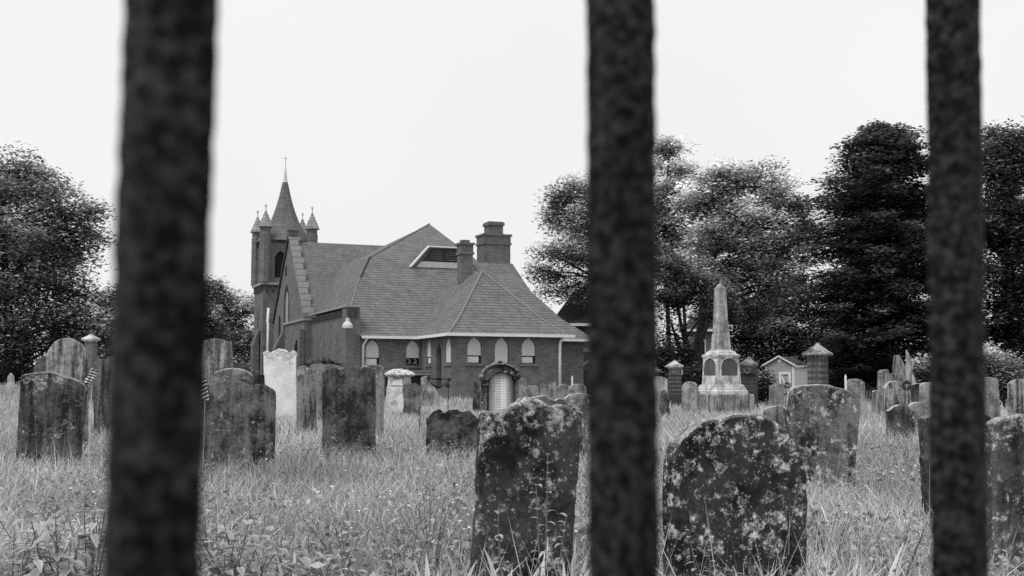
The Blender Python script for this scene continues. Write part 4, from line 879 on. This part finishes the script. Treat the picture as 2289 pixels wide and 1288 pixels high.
# entrance canopy of the dark house (pale sloping boards by the middle bar)
b = at(1303, 855, 72); mb = MB(); root = empty('lean_to_shelter', (b.x, 72, 0)); 
mb.box((-.35, 0, 2.95), (1.6, .8, 3.05)); mb.box((-.35, -.02, 3.1), (1.6, .8, 3.17)); mb.build('board', M['white'], root)
mb = MB(); mb.add([(-.3, 0, 1.85), (1.2, 0, 2.9), (1.2, .8, 2.9), (-.3, .8, 1.85), (-.3, 0, 1.97), (1.2, 0, 3.0), (1.2, .8, 3.0), (-.3, .8, 1.97)], [(0, 3, 2, 1), (4, 5, 6, 7), (0, 1, 5, 4), (1, 2, 6, 5), (2, 3, 7, 6), (3, 0, 4, 7)]); mb.build('sloping_rail', M['white'], root)
mb = MB(); mb.box((.02, .1, -.3), (1.5, .7, 1.8)); mb.build('wall', M['brick_dark'], root); mb = MB(); mb.box((-.02, .2, 1.8), (.05, .3, 2.94)); mb.build('post', M['white'], root)
tag(root, 'small shelter with white boards at the left edge of the middle bar', 'shelter')

def shed():
    d = 95.0; k = d/FPX; p0 = at(1712, 870, d+.8); root = empty('garden_shed', (at(1774, 870, d).x, d, 0), R(-30)); w, L = 2.3, 4.0; ze, zr = 2.45, 3.12
    wm = plain('shed_siding', .36, .12, 5); wm2 = plain('shed_side', .55, .12, 5)
    mb = MB(); mb.prism([(-w, -.3), (0, -.3), (0, ze), (-w/2, zr), (-w, ze)], fB(0, L)); mb.build('wall', wm, root)
    mb = MB(); mb.box((.002, .14, -.3), (.02, L, ze-.08)); mb.build('side_panel', wm2, root)
    mb = MB(); o = .16
    for s in (0, 1):
        a = (-w/2, zr+.03); b2 = (o+.05, ze-.07) if s else (-w-o-.05, ze-.07)
        mb.prism([a, b2, (b2[0], b2[1]+.06), (a[0], a[1]+.06)], fB(-.18, L+.1))
    mb.build('roof', M['roof_dark'], root)
    mb = MB()
    for s in (0, 1):
        a = (-w/2, zr+.005); b2 = (o+.08, ze-.1) if s else (-w-o-.08, ze-.1)
        mb.prism([a, b2, (b2[0], b2[1]+.13), (a[0], a[1]+.13)], fB(-.22, -.183))
    mb.box((.21, -.2, ze-.16), (.26, L+.1, ze-.03)); mb.build('fascia', M['white'], root)
    mb = MB(); mb.box((-.1, -.03, -.3), (.03, -.003, ze-.12)); mb.box((.0221, -.03, -.3), (.05, .22, ze-.12)); mb.box((-w-.03, -.03, -.3), (-w+.09, -.003, ze-.12)); mb.build('corner_board', M['white'], root)
    mb = MB(); mb.lathe((0, 0), [(.16, 0), (.16, .03)], 12); o2 = mb.build('gable_vent', M['white'], root); o2.location = (-w/2, -.003, zr-.28); o2.rotation_euler = (math.pi/2, 0, 0)
    mb = MB(); mb.box((-1.15, -.03, 0), (-.2, -.003, 1.88)); dr = mb.build('door', wm, root)
    mb = MB(); mb.box((-1.2, -.07, 0), (-1.0, -.032, 1.9)); mb.box((-.4, -.07, 0), (-.2, -.032, 1.9)); mb.box((-.998, -.07, 1.7), (-.402, -.032, 1.9)); mb.box((-.998, -.07, 0), (-.402, -.032, .15))
    mb.prism([(-.99, 1.5), (-.86, 1.5), (-.42, .4), (-.56, .4)], fB(-.065, -.033)); mb.build('door_trim', M['white'], dr)
    mb = MB(); mb.box((-.84, -.04, 1.62), (-.42, -.034, 1.69)); mb.build('door_gap', M['glass'], dr)
    tag(root, 'small garden shed with white trim and a braced door', 'shed')
shed()
# pale wooden fence far right
root = empty('board_fence', (at(1960, 870, 62).x, 62, 0)); mb = MB()
for k in range(30): mb.box((-1.2+k*.17, 0, -.1), (-1.2+k*.17+.14, .03, 1.25+.02*math.sin(k*3)))
mb.build('boards', plain('grey_board', .3, .3, 3), root); mb = MB(); mb.box((-1.2, .032, 1.0), (3.9, .09, 1.1)); mb.build('rail', plain('grey_board', .3, .3, 3), root)
tag(root, 'weathered board fence behind the right hand stones', 'fence')

# ------------------------------------------------------------------ trees
LM = {}
def leafm(v):
    if v not in LM: LM[v] = leaf_mat('foliage', v, .22)
    return LM[v]
def cluster_leaves(cl, sc_, nl, ls, tone, flat=.5, up=.55, zr=None):
    cl = np.array(cl); n = len(cl); k = nl
    off = rng.normal(0, 1, (n, k, 3)); off /= np.maximum(1, np.linalg.norm(off, axis=2)/1.9)[..., None]
    off *= np.array([sc_, sc_, sc_*flat]); P = (cl[:, None, :]+off)
    ct = np.array([.95+1.5*mnoise.noise(Vector(c)*.55+Vector((5, 1, 7)))+.9*mnoise.noise(Vector(c)*1.3) for c in cl]).clip(.35, 1.9)[:, None]*(.75+.5*rng.random(n))[:, None]
    t = ct*(.8+.4*rng.random((n, k)))*(1+.5*np.clip(off[..., 2]/(sc_*flat), -1, 1))  # lit clump tops and shaded undersides put into the leaf tone
    if zr is not None: t = t*(.5+.7*np.clip((P[..., 2]-zr[0])/(zr[1]-zr[0]), 0, 1))  # lower crown darkened: shade inside the crown put into the leaf tone
    c = P.reshape(-1, 3); s = 1.3*ls*(.6+.8*rng.random(len(c)))
    return leafquads(c, s, t.ravel()*tone, min(.8, up+.17), .6)
def tree(name, label, d, lobes, trunk, tr, ncl=900, nl=30, cs=.5, ls=.2, v=.12, gap=-.08, depth=.9, group=None, twigs=5, bark='bark', seed=1, flat=.5, nsc=1.0, cat='tree'):
    global rng
    random.seed(seed); rng = np.random.default_rng(seed); k = d/FPX
    base = at(trunk[0][0], 880, d); g = gz(base.x, d); root = empty(name, (base.x, d, g)); O = Vector((base.x, d, g))
    L = []
    for (cx, cy, rx, ry) in lobes:
        p = at(cx, cy, d)-O; L.append((p+Vector((0, random.uniform(-.3, .3)*rx*k, 0)), rx*k, ry*k))
    wts = np.array([(a*b)**.9 for _, a, b in L]); wts /= wts.sum(); cl = []; tries = 0
    while len(cl) < ncl and tries < ncl*12:
        tries += 1; i = rng.choice(len(L), p=wts); p, a, b = L[i]
        q = rng.normal(0, 1, 3); q /= np.linalg.norm(q); q *= rng.random()**.5*(1.0 if rng.random() > .12 else 1.35)
        c = Vector((p.x+q[0]*a, p.y+q[1]*a*depth, p.z+q[2]*b))
        if c.z < .1: continue
        if .55*mnoise.noise(c*(.6*nsc)+Vector((seed*3.1, 0, 0)))+.6*mnoise.noise(c*1.5*nsc+Vector((0, seed, 0))) < gap: continue
        cl.append(tuple(c))
    zs = [c[2] for c in cl]
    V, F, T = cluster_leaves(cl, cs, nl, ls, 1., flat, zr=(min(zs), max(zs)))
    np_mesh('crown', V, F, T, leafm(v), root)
    mb = MB(); tp = [at(x, y, d)-O for x, y in trunk]; tp[0].z = -.3; m = len(tp)
    mb.tube(tp, [tr*(1-.75*i/(m-1)) for i in range(m)], 8)
    for p, a, b in L:
        s = min(tp, key=lambda q: (q-p).length+max(0, q.z-p.z)*2); 
        if (p-s).length > .6:
            mid = s.lerp(p, .5)+Vector((random.uniform(-.3, .3), 0, random.uniform(-.1, .5)))*min(1, a); mb.tube([s, mid, p], [tr*.42, tr*.28, tr*.14], 6)
        for _ in range(twigs):
            c = Vector(random.choice(cl)) if False else p+Vector((random.uniform(-1, 1)*a*.8, random.uniform(-1, 1)*a*.6, random.uniform(-.5, 1)*b*.8))
            mb.tube([p.lerp(s, random.random()*.3), p.lerp(c, .5)+Vector((0, 0, .15*b)), c], [tr*.13, tr*.09, tr*.03], 5)
    mb.build('trunk', M[bark], root, smooth=True)
    tag(root, label, cat, group); return root
tg = 'trees around the churchyard'
tree('broadleaf_tree', 'large dense tree filling the left edge of the photo', 60,
     [(-60, 560, 190, 170), (20, 400, 75, 70), (-40, 380, 90, 60), (85, 430, 70, 60), (130, 450, 55, 45), (165, 490, 55, 40), (215, 475, 35, 22), (190, 530, 50, 28), (90, 540, 100, 80), (150, 590, 70, 45), (60, 640, 120, 80), (155, 650, 60, 45), (-30, 700, 120, 90), (95, 720, 95, 60), (180, 700, 45, 45), (10, 480, 110, 110), (60, 560, 130, 110), (60, 790, 110, 55), (160, 780, 50, 55), (-60, 800, 100, 60), (225, 740, 45, 80)],
     [(20, 880), (25, 760), (15, 650), (5, 520), (0, 430)], .35, 1900, 42, .5, .17, .38, -.04, seed=11, twigs=6, group=tg)
tree('broadleaf_tree', 'darker tree partly hidden behind the widest bar', 70, [(275, 690, 50, 60), (300, 760, 70, 90), (245, 780, 45, 70), (370, 700, 70, 80), (440, 760, 60, 90), (330, 640, 40, 30)], [(310, 880), (310, 780), (300, 680)], .25, 520, 34, .5, .17, .13, -.1, seed=12, group=tg)
tree('broadleaf_tree', 'mid grey tree rising just left of the church tower', 98, [(478, 670, 42, 45), (520, 700, 48, 42), (555, 700, 35, 40), (500, 750, 60, 50), (550, 780, 45, 50), (470, 640, 25, 22), (545, 830, 50, 40)], [(515, 880), (515, 780), (510, 700)], .3, 520, 34, .6, .23, .36, -.03, seed=13, group=tg)
tree('evergreen_shrub', 'drooping evergreen beside the tall pale headstone and widest bar', 50, [(462, 720, 30, 40), (475, 760, 34, 40), (480, 800, 45, 45), (450, 770, 50, 60)], [(460, 880), (462, 780), (462, 710)], .12, 260, 30, .3, .13, .16, -.2, seed=14, group=tg)
tree('broadleaf_tree', 'light airy tree behind the church roof and middle bar', 88,
     [(1250, 450, 38, 32), (1290, 430, 40, 32), (1235, 500, 30, 28), (1280, 500, 45, 40), (1225, 560, 35, 22), (1265, 565, 45, 28), (1200, 605, 26, 18), (1240, 615, 40, 20), (1300, 560, 45, 40), (1290, 650, 50, 24), (1230, 655, 40, 16), (1345, 480, 60, 60), (1380, 560, 70, 70), (1350, 640, 60, 50)],
     [(1385, 880), (1380, 740), (1365, 640), (1350, 540), (1330, 460)], .3, 1000, 34, .48, .2, .5, -.1, seed=15, flat=.8, nsc=1.4, twigs=8, group=tg)
tree('broadleaf_tree', 'tall thin topped tree at the right edge of the middle bar', 82,
     [(1492, 335, 26, 20), (1520, 328, 20, 14), (1480, 375, 26, 18), (1525, 380, 28, 16), (1500, 430, 40, 26), (1470, 470, 50, 35), (1535, 440, 36, 26), (1500, 520, 55, 40), (1470, 590, 50, 45), (1530, 590, 45, 40), (1440, 520, 45, 60)],
     [(1500, 880), (1495, 760), (1490, 620), (1485, 500), (1492, 400), (1495, 345)], .2, 900, 32, .46, .19, .5, -.08, seed=16, flat=.8, nsc=1.4, twigs=8, group=tg)
tree('maple_tree', 'broad bright maple behind the obelisk', 76,
     [(1600, 400, 50, 40), (1650, 395, 50, 35), (1710, 395, 50, 32), (1745, 425, 42, 38), (1570, 460, 60, 45), (1640, 470, 70, 50), (1715, 480, 60, 45), (1765, 470, 35, 45), (1600, 540, 75, 50), (1690, 550, 80, 50), (1760, 560, 50, 45), (1560, 610, 60, 45), (1640, 620, 70, 45), (1720, 630, 75, 45), (1775, 640, 40, 50), (1640, 430, 80, 55), (1700, 560, 110, 110), (1600, 600, 90, 90), (1800, 520, 45, 70), (1620, 700, 80, 50), (1700, 700, 90, 50)],
     [(1560, 880), (1562, 780), (1572, 700), (1590, 600), (1620, 500), (1640, 420)], .3, 1900, 40, .52, .19, .52, .0, seed=17, twigs=7, group=tg)
tree('maple_tree', 'multi stemmed tree with dark trunks left of the obelisk', 68,
     [(1500, 660, 55, 40), (1545, 650, 50, 30), (1590, 650, 45, 40), (1480, 740, 40, 45), (1505, 800, 40, 35), (1610, 700, 35, 30), (1495, 600, 45, 35)],
     [(1548, 880), (1545, 820), (1530, 760), (1515, 690), (1505, 640)], .2, 520, 32, .42, .16, .17, .02, seed=18, twigs=4, group=tg)
# additional stems of the multi-stemmed tree (each leaning apart)
def stems(label, d, base_px, tops, r):
    b = at(base_px, 880, d); root = empty('bare_stems', (b.x, d, 0)); mb = MB()
    for path in tops:
        P = [at(x, y, d)-Vector((b.x, d, 0)) for x, y in path]; P[0].z = -.2
        mb.tube(P, [r*(1-.6*i/(len(P)-1)) for i in range(len(P))], 7)
    mb.build('stem', M['bark'], root, smooth=True); tag(root, label, 'tree', tg)
stems('cluster of dark leaning tree stems between the dated pier and the obelisk', 71, 1552, [[(1548, 880), (1550, 800), (1562, 730), (1568, 650), (1560, 580)], [(1546, 880), (1545, 800), (1532, 750), (1528, 680), (1535, 600)], [(1550, 880), (1556, 790), (1580, 730), (1585, 680), (1600, 610)], [(1540, 880), (1530, 810), (1512, 760), (1500, 720)]], .17)
tree('maple_tree', 'dark lower tree directly behind the garden shed', 106,
     [(1640, 690, 50, 45), (1700, 700, 60, 45), (1760, 700, 60, 50), (1660, 760, 45, 35), (1720, 760, 60, 40), (1790, 770, 60, 40), (1850, 760, 50, 50), (1690, 810, 55, 35), (1800, 820, 60, 40), (1880, 800, 60, 50), (1640, 820, 40, 40), (1870, 700, 60, 60)],
     [(1725, 880), (1725, 800), (1722, 740)], .3, 1500, 34, .6, .24, .11, -.2, seed=19, twigs=4, group=tg)
# big dark conifer with layered boughs
def conifer(label, d, cx, ytop, ybase, prof, v=.055, n_b=260, seed=21, ls=.17):
    global rng
    rng = np.random.default_rng(seed); random.seed(seed); k = d/FPX; b = at(cx, 880, d); O = Vector((b.x, d, 0)); root = empty('conifer_tree', O)
    zt = (at(cx, ytop, d)).z; zb = at(cx, ybase, d).z; cl = []; mb = MB()
    for i in range(n_b):
        f = (i+random.random())/n_b; f = f**1.15; z = zt+(zb-zt)*f; rad = np.interp(f, [p[0] for p in prof], [p[1] for p in prof])*k
        rad *= random.uniform(.35, 1.0)+.3*mnoise.noise(Vector((z*.9, math.sin(i*1.3)*2, 3)))
        a = random.random()*6.28; dx, dy = math.cos(a), math.sin(a); P = []
        m = max(3, int(rad/.38)); rise = random.uniform(-.05, .35)
        for j in range(m+1):
            q = j/m; r = rad*q; zz = z+rise*rad*q*.5-.28*rad*q*q*.5
            P.append(Vector((dx*r, dy*r, zz)))
            if q > .2: 
                for s in (-1, 1): cl.append((dx*r-dy*s*.35*(1.15-q)*rad*.5*random.random(), dy*r+dx*s*.35*(1.15-q)*rad*.5*random.random(), zz+random.uniform(-.3, .22)))
        mb.tube([P[0], P[len(P)//2], P[-1]], [.07, .045, .015], 5)
    mb.tube([(0, 0, -.3), (0, 0, zb), (.1, 0, (zb+zt)/2), (0, 0, zt)], [.5, .42, .25, .04], 9)
    mb.build('trunk', M['bark'], root)
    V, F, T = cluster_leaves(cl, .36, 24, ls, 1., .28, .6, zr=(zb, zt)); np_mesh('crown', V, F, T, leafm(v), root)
    tag(root, label, 'tree', tg)
conifer('huge nearly black conifer with layered boughs left of the narrowest bar', 58, 1985, 290, 850, [(0, 50), (.04, 85), (.1, 115), (.2, 140), (.28, 175), (.38, 215), (.45, 205), (.6, 235), (.8, 225), (1, 180)], .12, 520)
tree('broadleaf_tree', 'tall dark tree at the right edge of the photo', 60,
     [(2230, 330, 45, 45), (2280, 320, 50, 40), (2215, 390, 50, 45), (2290, 410, 60, 60), (2240, 470, 60, 60), (2310, 520, 80, 80), (2235, 560, 60, 60), (2250, 650, 70, 60), (2320, 660, 80, 70), (2240, 740, 70, 60), (2300, 780, 90, 70), (2255, 400, 70, 90), (2265, 520, 90, 110), (2225, 300, 30, 18), (2180, 500, 50, 70), (2150, 620, 60, 90), (2140, 760, 60, 80)],
     [(2260, 880), (2262, 760), (2255, 600), (2250, 450), (2255, 360)], .4, 1900, 34, .45, .17, .13, -.08, seed=22, group=tg)
# broken pale trunk
def snag():
    d = 45.0; k = d/FPX; b = at(2020, 880, d); root = empty('broken_trunk', (b.x, d, 0)); Z = lambda py: 1.05+(HOR-py)*k; X = lambda px: (px-2020)*k
    mb = MB()
    for path, r in (([(2012, 880), (2012, 850), (2010, 815), (2006, 795)], [.42, .3, .22, .1]), ([(2028, 880), (2030, 840), (2034, 812), (2030, 792), (2028, 783)], [.34, .2, .13, .07, .02]), ([(2050, 880), (2043, 858), (2036, 836), (2034, 815)], [.16, .12, .1, .05]), ([(2033, 808), (2041, 803), (2044, 802)], [.06, .04, .015]), ([(1998, 880), (2003, 850), (2006, 825)], [.15, .14, .08])):
        P = [(X(x), random.uniform(-.05, .05), Z(y)) for x, y in path]; P[0] = (P[0][0], P[0][1], min(P[0][2], -.1)); mb.tube(P, r, 9)
    t = NT('pale_bark'); n = t.noise(t.coord(3, (1, 1, .12)), 9, 6, .65); x = t.sep(t.coord(0))[0]
    mb.build('trunk', t.finish(t.math('MULTIPLY', t.ramp(n, .35, .62, .05, .6), t.ramp(x, -.3, .4, .35, 1.1)), .9, n, .8, .05), root, smooth=True)
    tag(root, 'pale broken tree trunk at the foot of the huge conifer', 'tree trunk')
snag()
# shrubs
bg = 'shrubs and hedges'
def shrub(label, d, lobes, v, ncl, seed, ls=.12, cs=.25, gap=-.3, group=bg):
    cx = sum(l[0] for l in lobes)/len(lobes); tree('shrub', label, d, lobes, [(cx, 880), (cx, lobes[0][1])], .05, ncl, 30, cs, ls, v, gap, group=group, twigs=1, seed=seed, flat=.8, cat='shrub')
shrub('tall leafy mound of creeper at the right edge of the photo', 34, [(2215, 830, 40, 45), (2240, 850, 45, 40), (2270, 870, 45, 25), (2190, 830, 40, 50), (2300, 885, 40, 20)], .36, 520, 31, .08, .18)
shrub('low dark shrub under the narrow aisle windows of the church', 58, [(720, 822, 28, 14), (700, 830, 20, 14), (745, 828, 18, 12)], .09, 90, 32, .15, .25)
shrub('dark bush between the emblem pier and the garden shed', 44, [(1700, 860, 20, 28), (1718, 875, 18, 22), (1685, 880, 16, 20)], .1, 120, 33, .12, .22)
shrub('dark hedge below the large left tree', 66, [(-40, 840, 60, 30), (30, 830, 60, 34), (100, 835, 60, 30), (170, 835, 50, 32), (240, 835, 50, 34), (330, 840, 60, 34), (430, 840, 60, 34), (520, 850, 50, 30)], .09, 620, 34, .2, .4)
shrub('dark hedge running behind the right hand headstones', 101, [(1480, 860, 45, 30), (1560, 865, 50, 28), (1640, 860, 50, 34), (1850, 860, 60, 34), (1930, 850, 60, 40), (2060, 850, 60, 44), (2150, 855, 60, 40), (2240, 860, 60, 40), (2310, 850, 60, 40)], .09, 900, 35, .26, .5)
shrub('light grey bush left of the narrowest bar behind the stones', 48, [(2065, 825, 28, 24), (2050, 850, 26, 20), (2085, 845, 30, 25)], .24, 150, 36, .12, .25)
shrub('dark bush at the foot of the stems left of the obelisk', 52, [(1480, 800, 24, 40), (1500, 850, 30, 28), (1530, 865, 24, 20), (1560, 850, 22, 28)], .08, 170, 37, .14, .28)

# ------------------------------------------------------------------ light
SUN_EL, SUN_AZ = R(58), R(215)
w = bpy.data.worlds.new('World'); sc.world = w; w.use_nodes = True; nt = w.node_tree; nt.nodes.clear()
sky = nt.nodes.new('ShaderNodeTexSky'); sky.sky_type = 'NISHITA'; sky.sun_disc = False; sky.sun_elevation = SUN_EL; sky.sun_rotation = SUN_AZ; sky.air_density = 2; sky.dust_density = 6
bw = nt.nodes.new('ShaderNodeRGBToBW'); nt.links.new(sky.outputs[0], bw.inputs[0])
mr = nt.nodes.new('ShaderNodeMath'); mr.operation = 'MULTIPLY'; mr.inputs[1].default_value = .008; nt.links.new(bw.outputs[0], mr.inputs[0])
mc = nt.nodes.new('ShaderNodeMath'); mc.operation = 'MINIMUM'; mc.inputs[1].default_value = .08; nt.links.new(mr.outputs[0], mc.inputs[0])
ad = nt.nodes.new('ShaderNodeMath'); ad.operation = 'ADD'; ad.inputs[1].default_value = .815
nz = nt.nodes.new('ShaderNodeTexNoise'); nz.inputs['Scale'].default_value = 2.2; nz.inputs['Detail'].default_value = 5
tcw = nt.nodes.new('ShaderNodeTexCoord'); nt.links.new(tcw.outputs['Generated'], nz.inputs['Vector'])
nm = nt.nodes.new('ShaderNodeMath'); nm.operation = 'MULTIPLY_ADD'; nm.inputs[1].default_value = .13; nt.links.new(nz.outputs[0], nm.inputs[0]); nt.links.new(mc.outputs[0], nm.inputs[2])
nt.links.new(nm.outputs[0], ad.inputs[0])
bgn = nt.nodes.new('ShaderNodeBackground'); nt.links.new(ad.outputs[0], bgn.inputs[0]); bgn.inputs[1].default_value = 1.0
wo = nt.nodes.new('ShaderNodeOutputWorld'); nt.links.new(bgn.outputs[0], wo.inputs[0])
sd = bpy.data.lights.new('sun', 'SUN'); sd.energy = 1.9; sd.angle = R(30); sd.color = (1, 1, 1)
so = bpy.data.objects.new('sun', sd); C.objects.link(so)
# light comes from high, behind-left of the camera
dirv = Vector((-.45, -.45, 1.0)).normalized(); so.rotation_euler = dirv.to_track_quat('Z', 'Y').to_euler(); so.location = (0, 0, 40)

sc.view_settings.view_transform = 'Standard'; sc.view_settings.look = 'None'; sc.view_settings.exposure = 0; sc.view_settings.gamma = 1
sc.cycles.use_denoising = False; sc.cycles.max_bounces = 5; sc.cycles.diffuse_bounces = 3; sc.cycles.use_adaptive_sampling = False
sc.cycles.caustics_reflective = False; sc.cycles.caustics_refractive = False
